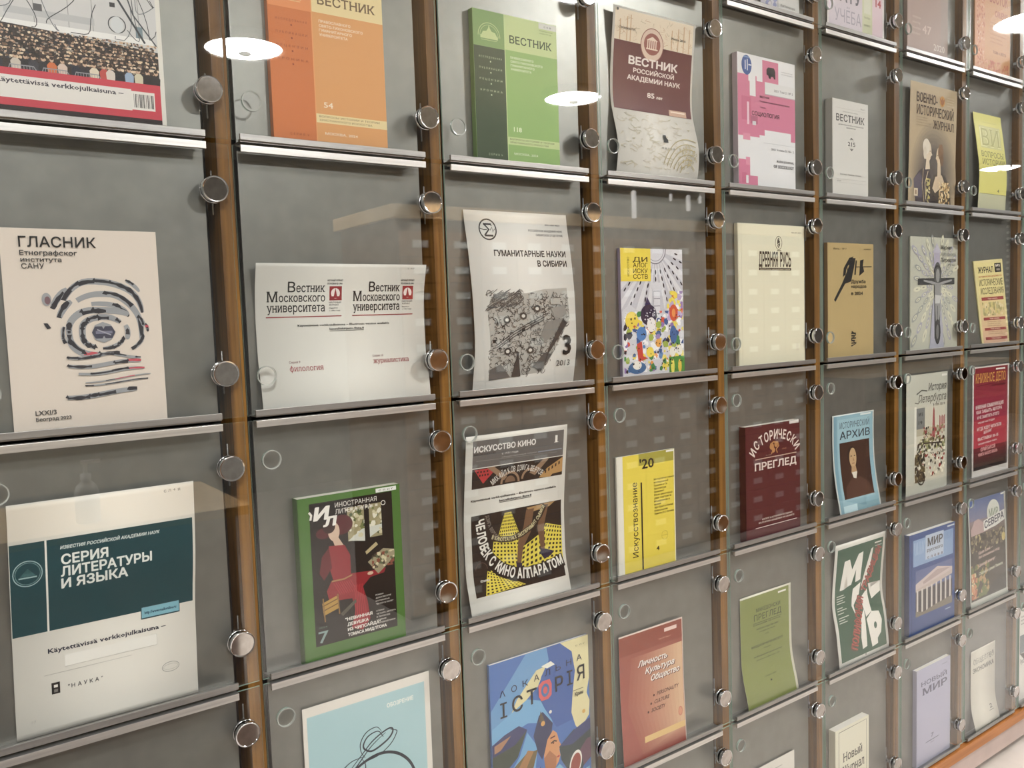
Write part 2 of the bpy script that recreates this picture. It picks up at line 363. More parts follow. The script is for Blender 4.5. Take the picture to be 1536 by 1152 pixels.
# measured page surfaces: column, row, thickness, rows of (v, y, x left, x right, z left, z right)
PAGES = {
 'c00': (0, 0, 0.004, [[0.0, 0.025, -0.3146, -0.0933, 2.055, 2.055], [1.0, 0.025, -0.3146, -0.0933, 1.7575, 1.7575]]),
 'c10': (1, 0, 0.012, [[0.0, 0.017, 0.0577, 0.2459, 2.015, 2.015], [1.0, 0.017, 0.0577, 0.2459, 1.7575, 1.7575]]),
 'c20': (2, 0, 0.012, [[0.0, 0.017, 0.4203, 0.6047, 2.0139, 2.0139], [1.0, 0.017, 0.4203, 0.6047, 1.7575, 1.7575]]),
 'c30': (3, 0, 0, [[0.0, 0.0149, 0.7479, 0.9804, 2.0789, 2.0789], [0.0833, 0.0172, 0.7475, 0.98, 2.0522, 2.0522], [0.1667, 0.0202, 0.7473, 0.9798, 2.0254, 2.0254], [0.25, 0.0232, 0.7472, 0.9797, 1.9986, 1.9986], [0.3333, 0.0257, 0.7469, 0.9794, 1.9718, 1.9718], [0.4167, 0.0271, 0.7463, 0.9788, 1.945, 1.945], [0.5, 0.0274, 0.7458, 0.9783, 1.9182, 1.9182], [0.5833, 0.0256, 0.7461, 0.9786, 1.8914, 1.8914], [0.6667, 0.0207, 0.7472, 0.9796, 1.8646, 1.8646], [0.75, 0.0151, 0.7485, 0.9809, 1.8379, 1.8379], [0.8333, 0.0123, 0.7492, 0.9817, 1.8111, 1.8111], [0.9167, 0.0135, 0.7483, 0.9807, 1.7843, 1.7843], [1.0, 0.0167, 0.7465, 0.979, 1.7575, 1.7575]]),
 'c40': (4, 0, 0.014, [[0.0, 0.015, 1.1124, 1.3163, 2.0457, 2.0457], [1.0, 0.015, 1.1124, 1.3163, 1.7575, 1.7575]]),
 'c50': (5, 0, 0.019, [[0.0, 0.01, 1.4575, 1.6104, 1.9877, 1.9877], [1.0, 0.01, 1.4575, 1.6104, 1.7575, 1.7575]]),
 'c60': (6, 0, 0, [[0.0, 0.0162, 1.8227, 2.0704, 2.0798, 2.0798], [0.0833, 0.0167, 1.8225, 2.0703, 2.0529, 2.0529], [0.1667, 0.0173, 1.8225, 2.0702, 2.026, 2.026], [0.25, 0.0179, 1.8225, 2.0702, 1.9992, 1.9992], [0.3333, 0.0185, 1.8225, 2.0702, 1.9723, 1.9723], [0.4167, 0.0191, 1.8224, 2.0702, 1.9455, 1.9455], [0.5, 0.0197, 1.8224, 2.0702, 1.9186, 1.9186], [0.5833, 0.0202, 1.8225, 2.0702, 1.8918, 1.8918], [0.6667, 0.0207, 1.8225, 2.0702, 1.8649, 1.8649], [0.75, 0.0213, 1.8225, 2.0702, 1.8381, 1.8381], [0.8333, 0.0218, 1.8225, 2.0702, 1.8112, 1.8112], [0.9167, 0.0223, 1.8224, 2.0702, 1.7844, 1.7844], [1.0, 0.0227, 1.8223, 2.07, 1.7575, 1.7575]]),
 'c70': (7, 0, 0, [[0.0, 0.0273, 2.183, 2.3543, 2.0404, 2.0404], [0.0833, 0.026, 2.1857, 2.357, 2.0168, 2.0168], [0.1667, 0.0233, 2.1877, 2.3589, 1.9933, 1.9933], [0.25, 0.0202, 2.188, 2.3592, 1.9697, 1.9697], [0.3333, 0.0173, 2.1879, 2.3591, 1.9461, 1.9461], [0.4167, 0.0144, 2.1882, 2.3595, 1.9225, 1.9225], [0.5, 0.0122, 2.1898, 2.3611, 1.899, 1.899], [0.5833, 0.0115, 2.192, 2.3632, 1.8754, 1.8754], [0.6667, 0.0115, 2.1927, 2.364, 1.8518, 1.8518], [0.75, 0.0115, 2.1916, 2.3629, 1.8282, 1.8282], [0.8333, 0.0116, 2.1898, 2.3611, 1.8047, 1.8047], [0.9167, 0.0122, 2.1883, 2.3596, 1.7811, 1.7811], [1.0, 0.0128, 2.1875, 2.3588, 1.7575, 1.7575]]),
 'c01': (0, 1, 0, [[0.0, 0.0255, -0.3059, -0.1178, 1.6153, 1.6153], [1.0, 0.0255, -0.3059, -0.1178, 1.3575, 1.3575]]),
 'c11': (1, 1, 0, [[0.0, 0.013, 0.0171, 0.3063, 1.5734, 1.5734], [0.0833, 0.017, 0.0167, 0.3058, 1.5554, 1.5554], [0.1667, 0.0215, 0.0165, 0.3056, 1.5374, 1.5374], [0.25, 0.0245, 0.0165, 0.3057, 1.5194, 1.5194], [0.3333, 0.0265, 0.0165, 0.3057, 1.5014, 1.5014], [0.4167, 0.0272, 0.0165, 0.3057, 1.4834, 1.4834], [0.5, 0.027, 0.0166, 0.3058, 1.4654, 1.4654], [0.5833, 0.0265, 0.0166, 0.3057, 1.4475, 1.4475], [0.6667, 0.0253, 0.0165, 0.3056, 1.4295, 1.4295], [0.75, 0.0226, 0.0166, 0.3057, 1.4115, 1.4115], [0.8333, 0.0194, 0.0167, 0.3059, 1.3935, 1.3935], [0.9167, 0.017, 0.0168, 0.3059, 1.3755, 1.3755], [1.0, 0.0156, 0.0168, 0.306, 1.3575, 1.3575]]),
 'c21': (2, 1, 0, [[0.0, 0.0272, 0.3924, 0.6233, 1.6709, 1.6709], [0.0833, 0.0256, 0.3937, 0.6246, 1.6448, 1.6448], [0.1667, 0.0221, 0.3947, 0.6256, 1.6186, 1.6186], [0.25, 0.0182, 0.3948, 0.6257, 1.5925, 1.5925], [0.3333, 0.015, 0.3949, 0.6258, 1.5664, 1.5664], [0.4167, 0.0126, 0.3953, 0.6262, 1.5403, 1.5403], [0.5, 0.0116, 0.396, 0.6269, 1.5142, 1.5142], [0.5833, 0.0115, 0.3967, 0.6276, 1.4881, 1.4881], [0.6667, 0.0115, 0.3972, 0.6281, 1.462, 1.462], [0.75, 0.0115, 0.397, 0.6279, 1.4358, 1.4358], [0.8333, 0.0125, 0.3961, 0.627, 1.4097, 1.4097], [0.9167, 0.0161, 0.3949, 0.6258, 1.3836, 1.3836], [1.0, 0.0202, 0.394, 0.6249, 1.3575, 1.3575]]),
 'c31': (3, 1, 0.007, [[0.0, 0.022, 0.7562, 0.9343, 1.6119, 1.6119], [1.0, 0.022, 0.7562, 0.9343, 1.3575, 1.3575]]),
 'c41': (4, 1, 0.009, [[0.0, 0.02, 1.112, 1.3548, 1.6752, 1.6752], [1.0, 0.02, 1.112, 1.3548, 1.3575, 1.3575]]),
 'c51': (5, 1, 0.009, [[0.0, 0.02, 1.4494, 1.6505, 1.6401, 1.6401], [1.0, 0.02, 1.4494, 1.6505, 1.3575, 1.3575]]),
 'c61': (6, 1, 0.004, [[0.0, 0.025, 1.8397, 2.096, 1.6675, 1.6675], [1.0, 0.025, 1.8397, 2.096, 1.3575, 1.3575]]),
 'c71': (7, 1, 0.003, [[0.0, 0.026, 2.1914, 2.3718, 1.6033, 1.6137], [1.0, 0.026, 2.249, 2.4267, 1.3602, 1.3588]]),
 'c02': (0, 2, 0, [[0.0, 0.0115, -0.3229, -0.0919, 1.2629, 1.2629], [0.0833, 0.0115, -0.3234, -0.0925, 1.2374, 1.2374], [0.1667, 0.0115, -0.3242, -0.0932, 1.212, 1.212], [0.25, 0.0115, -0.325, -0.094, 1.1865, 1.1865], [0.3333, 0.0125, -0.3258, -0.0948, 1.1611, 1.1611], [0.4167, 0.0163, -0.3263, -0.0953, 1.1356, 1.1356], [0.5, 0.0221, -0.3266, -0.0957, 1.1102, 1.1102], [0.5833, 0.0263, -0.3271, -0.0961, 1.0847, 1.0847], [0.6667, 0.0275, -0.3276, -0.0967, 1.0593, 1.0593], [0.75, 0.0275, -0.3283, -0.0973, 1.0338, 1.0338], [0.8333, 0.0275, -0.329, -0.098, 1.0084, 1.0084], [0.9167, 0.0275, -0.3296, -0.0987, 0.9829, 0.9829], [1.0, 0.0275, -0.3301, -0.0992, 0.9575, 0.9575]]),
 'c12': (1, 2, 0.0175, [[0.0, 0.0115, 0.0595, 0.2368, 1.2121, 1.2121], [1.0, 0.0115, 0.0595, 0.2368, 0.9575, 0.9575]]),
 'c22': (2, 2, 0, [[0.0, 0.012, 0.3714, 0.6003, 1.2749, 1.2749], [0.0833, 0.0138, 0.3707, 0.5996, 1.2485, 1.2485], [0.1667, 0.0168, 0.3703, 0.5992, 1.222, 1.222], [0.25, 0.02, 0.3702, 0.5991, 1.1956, 1.1956], [0.3333, 0.023, 0.3701, 0.5991, 1.1691, 1.1691], [0.4167, 0.0255, 0.3698, 0.5988, 1.1427, 1.1427], [0.5, 0.0271, 0.3693, 0.5983, 1.1162, 1.1162], [0.5833, 0.0275, 0.3692, 0.5981, 1.0898, 1.0898], [0.6667, 0.0275, 0.3693, 0.5983, 1.0633, 1.0633], [0.75, 0.0273, 0.3694, 0.5983, 1.0369, 1.0369], [0.8333, 0.0252, 0.3695, 0.5985, 1.0104, 1.0104], [0.9167, 0.0202, 0.3702, 0.5992, 0.984, 0.984], [1.0, 0.0155, 0.3711, 0.6, 0.9575, 0.9575]]),
 'c32': (3, 2, 0.004, [[0.0, 0.025, 0.7355, 0.9023, 1.1916, 1.1916], [1.0, 0.025, 0.7355, 0.9023, 0.9575, 0.9575]]),
 'c42': (4, 2, 0.0175, [[0.0, 0.0115, 1.1194, 1.3203, 1.2148, 1.2148], [1.0, 0.0115, 1.1194, 1.3203, 0.9575, 0.9575]]),
 'c52': (5, 2, 0, [[0.0, 0.0275, 1.4778, 1.6644, 1.2055, 1.2055], [0.0833, 0.0275, 1.4776, 1.6642, 1.1848, 1.1848], [0.1667, 0.0275, 1.4774, 1.664, 1.1641, 1.1641], [0.25, 0.0275, 1.4774, 1.664, 1.1435, 1.1435], [0.3333, 0.0275, 1.478, 1.6646, 1.1228, 1.1228], [0.4167, 0.0275, 1.4792, 1.6658, 1.1022, 1.1022], [0.5, 0.0271, 1.4803, 1.6669, 1.0815, 1.0815], [0.5833, 0.0256, 1.481, 1.6676, 1.0608, 1.0608], [0.6667, 0.0231, 1.4813, 1.6679, 1.0402, 1.0402], [0.75, 0.0202, 1.4813, 1.6679, 1.0195, 1.0195], [0.8333, 0.0167, 1.4816, 1.6682, 0.9988, 0.9988], [0.9167, 0.0135, 1.4832, 1.6698, 0.9782, 0.9782], [1.0, 0.0118, 1.4855, 1.6721, 0.9575, 0.9575]]),
 'c62': (6, 2, 0, [[0.0, 0.0189, 1.8102, 2.0304, 1.2857, 1.2857], [0.0833, 0.019, 1.8102, 2.0304, 1.2583, 1.2583], [0.1667, 0.0192, 1.8102, 2.0304, 1.231, 1.231], [0.25, 0.0193, 1.8102, 2.0304, 1.2036, 1.2036], [0.3333, 0.0194, 1.8101, 2.0304, 1.1763, 1.1763], [0.4167, 0.0195, 1.8101, 2.0304, 1.1489, 1.1489], [0.5, 0.0197, 1.8101, 2.0304, 1.1216, 1.1216], [0.5833, 0.0197, 1.8101, 2.0304, 1.0942, 1.0942], [0.6667, 0.0198, 1.8102, 2.0304, 1.0669, 1.0669], [0.75, 0.0199, 1.8102, 2.0304, 1.0395, 1.0395], [0.8333, 0.0199, 1.8102, 2.0304, 1.0122, 1.0122], [0.9167, 0.02, 1.8101, 2.0304, 0.9848, 0.9848], [1.0, 0.0201, 1.8101, 2.0303, 0.9575, 0.9575]]),
 'c72': (7, 2, 0.002, [[0.0, 0.027, 2.1961, 2.4301, 1.2847, 1.2847], [1.0, 0.027, 2.1961, 2.4301, 0.9575, 0.9575]]),
 'c13': (1, 3, 0, [[0.0, 0.0255, 0.0546, 0.285, 0.8743, 0.8743], [1.0, 0.0255, 0.0546, 0.285, 0.5575, 0.5575]]),
 'c23': (2, 3, 0.006, [[0.0, 0.023, 0.4092, 0.6457, 0.8494, 0.8494], [1.0, 0.023, 0.4092, 0.6457, 0.5575, 0.5575]]),
 'c33': (3, 3, 0, [[0.0, 0.0229, 0.7279, 0.9151, 0.8211, 0.8211], [0.0833, 0.0228, 0.7279, 0.9151, 0.7991, 0.7991], [0.1667, 0.0225, 0.728, 0.9152, 0.7772, 0.7772], [0.25, 0.0223, 0.728, 0.9152, 0.7552, 0.7552], [0.3333, 0.0221, 0.728, 0.9152, 0.7332, 0.7332], [0.4167, 0.0219, 0.7279, 0.9151, 0.7113, 0.7113], [0.5, 0.0215, 0.7279, 0.9151, 0.6893, 0.6893], [0.5833, 0.0207, 0.7279, 0.9151, 0.6673, 0.6673], [0.6667, 0.0198, 0.728, 0.9152, 0.6454, 0.6454], [0.75, 0.0188, 0.728, 0.9152, 0.6234, 0.6234], [0.8333, 0.0179, 0.728, 0.9152, 0.6014, 0.6014], [0.9167, 0.017, 0.728, 0.9152, 0.5795, 0.5795], [1.0, 0.0162, 0.7281, 0.9153, 0.5575, 0.5575]]),
 'c43': (4, 3, 0, [[0.0, 0.0275, 1.1123, 1.3018, 0.8139, 0.8139], [0.0833, 0.0275, 1.1124, 1.3019, 0.7925, 0.7925], [0.1667, 0.0275, 1.1126, 1.3021, 0.7711, 0.7711], [0.25, 0.0275, 1.1128, 1.3023, 0.7498, 0.7498], [0.3333, 0.0275, 1.1131, 1.3026, 0.7284, 0.7284], [0.4167, 0.0275, 1.1135, 1.303, 0.7071, 0.7071], [0.5, 0.0275, 1.1139, 1.3034, 0.6857, 0.6857], [0.5833, 0.0273, 1.1143, 1.3038, 0.6643, 0.6643], [0.6667, 0.0259, 1.1149, 1.3043, 0.643, 0.643], [0.75, 0.0228, 1.1154, 1.3048, 0.6216, 0.6216], [0.8333, 0.0185, 1.1158, 1.3053, 0.6002, 0.6002], [0.9167, 0.0144, 1.1172, 1.3067, 0.5789, 0.5789], [1.0, 0.0121, 1.1192, 1.3086, 0.5575, 0.5575]]),
 'c53': (5, 3, 0, [[0.0, 0.0192, 1.4768, 1.7079, 0.8723, 0.8723], [0.0833, 0.0208, 1.4764, 1.7074, 0.846, 0.846], [0.1667, 0.0229, 1.4762, 1.7072, 0.8198, 0.8198], [0.25, 0.0251, 1.476, 1.707, 0.7936, 0.7936], [0.3333, 0.0269, 1.4751, 1.7061, 0.7674, 0.7674], [0.4167, 0.0275, 1.4735, 1.7045, 0.7411, 0.7411], [0.5, 0.0272, 1.4728, 1.7038, 0.7149, 0.7149], [0.5833, 0.0252, 1.4743, 1.7054, 0.6887, 0.6887], [0.6667, 0.0211, 1.4762, 1.7073, 0.6624, 0.6624], [0.75, 0.0172, 1.4766, 1.7076, 0.6362, 0.6362], [0.8333, 0.0143, 1.4765, 1.7076, 0.61, 0.61], [0.9167, 0.0123, 1.4778, 1.7088, 0.5837, 0.5837], [1.0, 0.0115, 1.4796, 1.7107, 0.5575, 0.5575]]),
 'c63': (6, 3, 0.014, [[0.0, 0.015, 1.8203, 2.0705, 0.8376, 0.8376], [1.0, 0.015, 1.8203, 2.0705, 0.5575, 0.5575]]),
 'c73': (7, 3, 0, [[0.0, 0.0249, 2.1666, 2.407, 0.8779, 0.8779], [0.0833, 0.024, 2.1669, 2.4074, 0.8512, 0.8512], [0.1667, 0.0227, 2.1671, 2.4075, 0.8245, 0.8245], [0.25, 0.0215, 2.1671, 2.4075, 0.7978, 0.7978], [0.3333, 0.0202, 2.1671, 2.4075, 0.7711, 0.7711], [0.4167, 0.019, 2.1671, 2.4076, 0.7444, 0.7444], [0.5, 0.0179, 2.1672, 2.4077, 0.7177, 0.7177], [0.5833, 0.0171, 2.1671, 2.4076, 0.691, 0.691], [0.6667, 0.0165, 2.1671, 2.4075, 0.6643, 0.6643], [0.75, 0.0158, 2.1671, 2.4075, 0.6376, 0.6376], [0.8333, 0.0151, 2.1671, 2.4075, 0.6109, 0.6109], [0.9167, 0.0144, 2.1671, 2.4076, 0.5842, 0.5842], [1.0, 0.0139, 2.1673, 2.4078, 0.5575, 0.5575]]),
 'c44': (4, 4, 0, [[0.0, 0.0255, 1.1432, 1.3081, 0.3881, 0.3881], [1.0, 0.0255, 1.1432, 1.3081, 0.1575, 0.1575]]),
 'c54': (5, 4, 0.019, [[0.0, 0.01, 1.4583, 1.6105, 0.3904, 0.3904], [1.0, 0.01, 1.4583, 1.6105, 0.1575, 0.1575]]),
 'c64': (6, 4, 0.012, [[0.0, 0.017, 1.8649, 2.0528, 0.4349, 0.4349], [1.0, 0.017, 1.8649, 2.0528, 0.1575, 0.1575]]),
 'c74': (7, 4, 0, [[0.0, 0.0272, 2.1994, 2.3565, 0.3998, 0.3998], [0.0833, 0.0273, 2.1994, 2.3565, 0.3796, 0.3796], [0.1667, 0.0273, 2.1993, 2.3564, 0.3594, 0.3594], [0.25, 0.0273, 2.1993, 2.3564, 0.3392, 0.3392], [0.3333, 0.0274, 2.1993, 2.3564, 0.319, 0.319], [0.4167, 0.0274, 2.1993, 2.3564, 0.2988, 0.2988], [0.5, 0.0274, 2.1992, 2.3563, 0.2787, 0.2787], [0.5833, 0.0272, 2.199, 2.3561, 0.2585, 0.2585], [0.6667, 0.0262, 2.1988, 2.3559, 0.2383, 0.2383], [0.75, 0.0243, 2.1986, 2.3557, 0.2181, 0.2181], [0.8333, 0.0209, 2.1987, 2.3558, 0.1979, 0.1979], [0.9167, 0.0164, 2.1998, 2.3569, 0.1777, 0.1777], [1.0, 0.0128, 2.2014, 2.3584, 0.1575, 0.1575]]),
 'c84': (8, 4, 0, [[0.0, 0.0255, 2.5226, 2.6764, 0.4607, 0.4607], [1.0, 0.0255, 2.5226, 2.6764, 0.1575, 0.1575]]),
 'c4m': (4, -1, 0, [[0.0, 0.0255, 1.2085, 1.3503, 2.45, 2.45], [1.0, 0.0255, 1.2085, 1.3503, 2.1575, 2.1575]]),
 'c5m': (5, -1, 0, [[0.0, 0.0255, 1.4618, 1.7099, 2.47, 2.47], [1.0, 0.0255, 1.4618, 1.7099, 2.1575, 2.1575]]),
 'c6m': (6, -1, 0.01, [[0.0, 0.019, 1.811, 2.0204, 2.44, 2.44], [1.0, 0.019, 1.811, 2.0204, 2.1575, 2.1575]]),
 'c7m': (7, -1, 0.004, [[0.0, 0.025, 2.1879, 2.4065, 2.475, 2.475], [1.0, 0.025, 2.1879, 2.4065, 2.1575, 2.1575]]),
}

from mathutils.geometry import delaunay_2d_cdt
# ------------------------------------------------------------------ print: flat coloured shapes lying on a page
INK = {}
def ink(c):
    c = tuple(int(v) for v in c)
    if c not in INK:
        l = [lin(v) for v in c]; g = 0.3 * l[0] + 0.6 * l[1] + 0.1 * l[2]
        m = principled('print_colour', tuple(min(1.0, (g + (v - g) * 0.88) * 1.0) for v in l) + (1,), 0.42, 0.0, 0.25)
        INK[c] = m
    return INK[c]
GL = {}
TXT = bpy.data.curves.new('text_source', 'FONT'); TXT.fill_mode = 'NONE'
TXO = bpy.data.objects.new('text_source', TXT)
def extent(t):
    TXT.body = t; TXT.space_character = 1.0; TXT.resolution_u = 1
    me = bpy.data.meshes.new_from_object(TXO)
    x = max([v.co.x for v in me.vertices] or [0.0]); bpy.data.meshes.remove(me)
    return x
ADV = {}
def glyphs(s, bold=0.0, serif=False, sp=1.0):
    """a line of lettering set glyph by glyph"""
    key = (s, bold, serif, sp, 's')
    if key in GL: return GL[key]
    res = 1 if len(s) > 16 else 2
    if 'НН' not in ADV: ADV['НН'] = extent('НН')
    x, V, F = 0.0, [], []
    for ch in s:
        if ch not in ADV: ADV[ch] = extent('Н' + ch + 'Н') - ADV['НН']
        if ch != ' ':
            g, f = glyph(ch, bold, serif, res); o = len(V)
            if len(f):
                V += (g + np.array([x, 0.0])).tolist(); F += [tuple(i + o for i in q) for q in f]
        x += ADV[ch] * sp
    GL[key] = (np.array(V).reshape(-1, 2), F)
    return GL[key]
def glyph(s, bold, serif, res):
    """filled shape of one letter from the built-in font's outline; bold strokes the outline, serif adds end bars"""
    key = (s, bold, serif, res)
    if key in GL: return GL[key]
    TXT.body = s; TXT.space_character = 1.0; TXT.resolution_u = res
    me = bpy.data.meshes.new_from_object(TXO)
    v = np.array([[a.co.x, a.co.y] for a in me.vertices]).reshape(-1, 2)
    e = [tuple(x.vertices) for x in me.edges]
    bpy.data.meshes.remove(me)
    if len(e) == 0: return v, []
    A = v[[a for a, b in e]]; B = v[[b for a, b in e]]
    Q = []                                  # convex quads joined with the letter shapes
    if bold > 0.004:
        for p, q in zip(A, B):
            d = q - p; l = np.linalg.norm(d)
            if l < 1e-6: continue
            d = d / l; n_ = np.array([-d[1], d[0]]) * bold; p2, q2 = p - d * bold * 0.6, q + d * bold * 0.6
            Q.append([p2 + n_, p2 - n_, q2 - n_, q2 + n_])
    if serif:
        for p, q in zip(A, B):
            if abs(p[1] - q[1]) > 0.004: continue
            l = abs(p[0] - q[0])
            if l < 0.03 or l > 0.21: continue
            for yy, d in ((0.0, 1), (0.728, -1), (0.546, -1)):
                if abs(p[1] - yy) < 0.02:
                    xa, xb = min(p[0], q[0]) - 0.065, max(p[0], q[0]) + 0.065
                    y0, y1 = sorted((p[1], p[1] + 0.042 * d))
                    Q.append([(xa, y0), (xb, y0), (xb, y1), (xa, y1)])
    vs_ = [tuple(p) for p in v]; es_ = list(e)
    for q in Q:
        o = len(vs_); vs_ += [tuple(p) for p in q]; es_ += [(o, o + 1), (o + 1, o + 2), (o + 2, o + 3), (o + 3, o)]
    vv, _, ff, _, _, _ = delaunay_2d_cdt([Vector(p) for p in vs_], es_, [], 0, 1e-5)
    P = [(p.x, p.y) for p in vv]; PN = np.array(P); F = []
    QA = np.array(Q) if Q else None
    if Q: QB = np.roll(QA, -1, axis=1) - QA
    for f in ff:
        q = PN[list(f)].mean(0)
        cr = (B[:, 0] - A[:, 0]) * (q[1] - A[:, 1]) - (q[0] - A[:, 0]) * (B[:, 1] - A[:, 1])
        up = (A[:, 1] <= q[1]) & (B[:, 1] > q[1]) & (cr > 0); dn = (A[:, 1] > q[1]) & (B[:, 1] <= q[1]) & (cr < 0)
        keep = up.sum() != dn.sum()
        if not keep and Q:
            w_ = q[None, None] - QA; c_ = QB[:, :, 0] * w_[:, :, 1] - QB[:, :, 1] * w_[:, :, 0]
            keep = bool(np.any(np.all(c_ >= 0, axis=1) | np.all(c_ <= 0, axis=1)))
        if keep: F.append(tuple(f))
    GL[key] = (np.array(P), F)
    return GL[key]

class Page:
    """Art of one cover in page units: u across 0..1, v down 0..1; shapes stack in order."""
    def __init__(s, w, h): s.w, s.h, s.sh, s.k = w, h, [], 0
    def add(s, verts, faces, col, kind='print'):
        s.k += 1; s.sh.append((np.array(verts, float), faces, tuple(int(v) for v in col), s.k, kind))
    def P(s, pts, col): s.add(pts, [tuple(range(len(pts)))], col)
    def R(s, u0, v0, u1, v1, col): s.P([(u0, v0), (u1, v0), (u1, v1), (u0, v1)], col)
    def E(s, u, v, ru, rv, col, a0=0, a1=360, n=20, rot=0):
        """ellipse, radii as fractions of page width"""
        pts = []; m = n if a1 - a0 >= 360 else n + 1; ca, sa = math.cos(math.radians(rot)), math.sin(math.radians(rot))
        for i in range(m):
            t = math.radians(a0 + (a1 - a0) * i / n); x, y = ru * math.cos(t), rv * math.sin(t)
            x, y = x * ca - y * sa, x * sa + y * ca
            pts.append((u + x, v + y * s.w / s.h))
        s.P(pts, col)
    def L(s, pts, wd, col, closed=False):
        """stroke; wd = width (or list) as a fraction of page width"""
        p = np.array([(a * s.w, b * s.h) for a, b in pts]); n = len(p)
        ws = (np.array(wd, float) if hasattr(wd, '__len__') else np.full(n, wd)) * s.w / 2
        d = np.gradient(p, axis=0) if not closed else (np.roll(p, -1, 0) - np.roll(p, 1, 0))
        d /= np.maximum(np.linalg.norm(d, axis=1, keepdims=True), 1e-9)
        nn = np.stack([-d[:, 1], d[:, 0]], 1) * ws[:, None]
        a, b = p + nn, p - nn
        v = np.concatenate([a, b]) / np.array([s.w, s.h])
        m = n if closed else n - 1
        s.add(v, [(i, (i + 1) % n, n + (i + 1) % n, n + i) for i in range(m)], col)
    def ring(s, u, v, r, wd, col, a0=0, a1=360, n=28, sq=1.0):
        cl = a1 - a0 >= 360; m = n if cl else n + 1
        s.L([(u + r * math.cos(math.radians(a0 + (a1 - a0) * i / n)), v + sq * r * s.w / s.h * math.sin(math.radians(a0 + (a1 - a0) * i / n))) for i in range(m)], wd, col, cl)
    def T(s, t, u0, u1, v, cap, col, bold=0.0, serif=False, shear=0.0, v1=None, sp=1.0):
        """text fitted between u0 and u1, baseline at v (to v1), cap height as fraction of page height"""
        vv, f = glyphs(t, bold, serif, sp)
        if len(vv) == 0: return
        x0, x1 = vv[:, 0].min(), vv[:, 0].max()
        xx = (vv[:, 0] - x0) / (x1 - x0); yy = vv[:, 1] / 0.728 * cap
        U = u0 + (u1 - u0) * xx + shear * yy * s.h / s.w
        V = v + ((v1 - v) if v1 is not None else 0) * xx - yy
        s.add(np.stack([U, V], 1), f, col, 'lettering')
    def TP(s, t, p0, p1, cap, col, bold=0.0, serif=False, sp=1.0):
        """text along a slanted baseline p0 -> p1 (uv), cap as fraction of page width, square to the line"""
        vv, f = glyphs(t, bold, serif, sp)
        a = np.array([p0[0] * s.w, p0[1] * s.h]); b = np.array([p1[0] * s.w, p1[1] * s.h])
        d = (b - a); l = np.linalg.norm(d); d /= l; n = np.array([d[1], -d[0]])
        x0, x1 = vv[:, 0].min(), vv[:, 0].max()
        q = a + np.outer((vv[:, 0] - x0) / (x1 - x0) * l, d) + np.outer(vv[:, 1] / 0.728 * cap * s.w, n)
        s.add(q / np.array([s.w, s.h]), f, col, 'lettering')
    def TA(s, t, pts, cap, col, bold=0.0):
        """letters one by one along a polyline"""
        p = np.array([(a * s.w, b * s.h) for a, b in pts]); seg = np.linalg.norm(np.diff(p, axis=0), axis=1); cum = np.r_[0, np.cumsum(seg)]
        ws = []
        for ch in t:
            if ch == ' ': ws.append(0.35)
            else:
                g = glyphs(ch, bold)[0]; ws.append(g[:, 0].max() - g[:, 0].min() + 0.12)
        tot = sum(ws); k = cum[-1] / tot; pos = 0.0
        V, F = [], []
        for ch, w_ in zip(t, ws):
            if ch != ' ':
                g, f = glyphs(ch, bold); gx = g[:, 0] - g[:, 0].min(); c0 = (pos + w_ / 2) * k
                i = min(len(seg) - 1, max(0, int(np.searchsorted(cum, c0)) - 1)); fr = (c0 - cum[i]) / seg[i]
                c = p[i] + (p[i + 1] - p[i]) * fr; d = (p[i + 1] - p[i]) / seg[i]; n = np.array([d[1], -d[0]])
                q = c + np.outer((gx - (w_ - 0.12) / 2) * k, d) + np.outer(g[:, 1] / 0.728 * cap * s.w, n)
                o = len(V); V += (q / np.array([s.w, s.h])).tolist(); F += [tuple(x + o for x in y) for y in f]
            pos += w_
        s.add(V, F, col, 'lettering')
    def grad(s, u0, v0, u1, v1, c0, c1, n=14, horiz=False):
        for i in range(n):
            a, b = i / n, (i + 1) / n; c = [c0[j] + (c1[j] - c0[j]) * (a + b) / 2 for j in range(3)]
            if horiz: s.R(u0 + (u1 - u0) * a, v0, u0 + (u1 - u0) * b, v1, c)
            else: s.R(u0, v0 + (v1 - v0) * a, u1, v0 + (v1 - v0) * b, c)
    def words(s, u0, u1, v, n, dv, cap, col, seed=1, ragged=0.3, right=False):
        """small print lines set from the lettering list"""
        rr = random.Random(seed)
        for i in range(n):
            k = 1 - rr.random() * ragged
            t = SMALL[(seed + i) % len(SMALL)]
            a, b = (u1 - (u1 - u0) * k, u1) if right else (u0, u0 + (u1 - u0) * k)
            s.T(t, a, b, v + dv * i, cap, col, 0.01)
    def blobs(s, u0, v0, u1, v1, n, cols, r0, r1, seed=1, asp=1.0):
        """many small spots of printed colour, one shape per colour"""
        rr = random.Random(seed); bag = {}
        for i in range(n):
            u, v = rr.uniform(u0, u1), rr.uniform(v0, v1); r = rr.uniform(r0, r1); c = cols[rr.randrange(len(cols))]
            V, F = bag.setdefault(tuple(c), ([], [])); o = len(V); m = 6; ph = rr.random() * 6
            for j in range(m):
                t = ph + 2 * math.pi * j / m; q = r * rr.uniform(0.7, 1.2)
                V.append((min(u1, max(u0, u + q * math.cos(t))), min(v1, max(v0, v + asp * q * math.sin(t) * s.w / s.h)), 2.0e-6 * (len(F) % 60)))
            F.append(tuple(range(o, o + m)))
        for c, (V, F) in bag.items(): s.add(V, F, c)
SMALL = ['история и культура', 'общественные науки', 'научный журнал', 'литература и язык', 'основан в 1990 году', 'статьи и материалы', 'русская словесность']

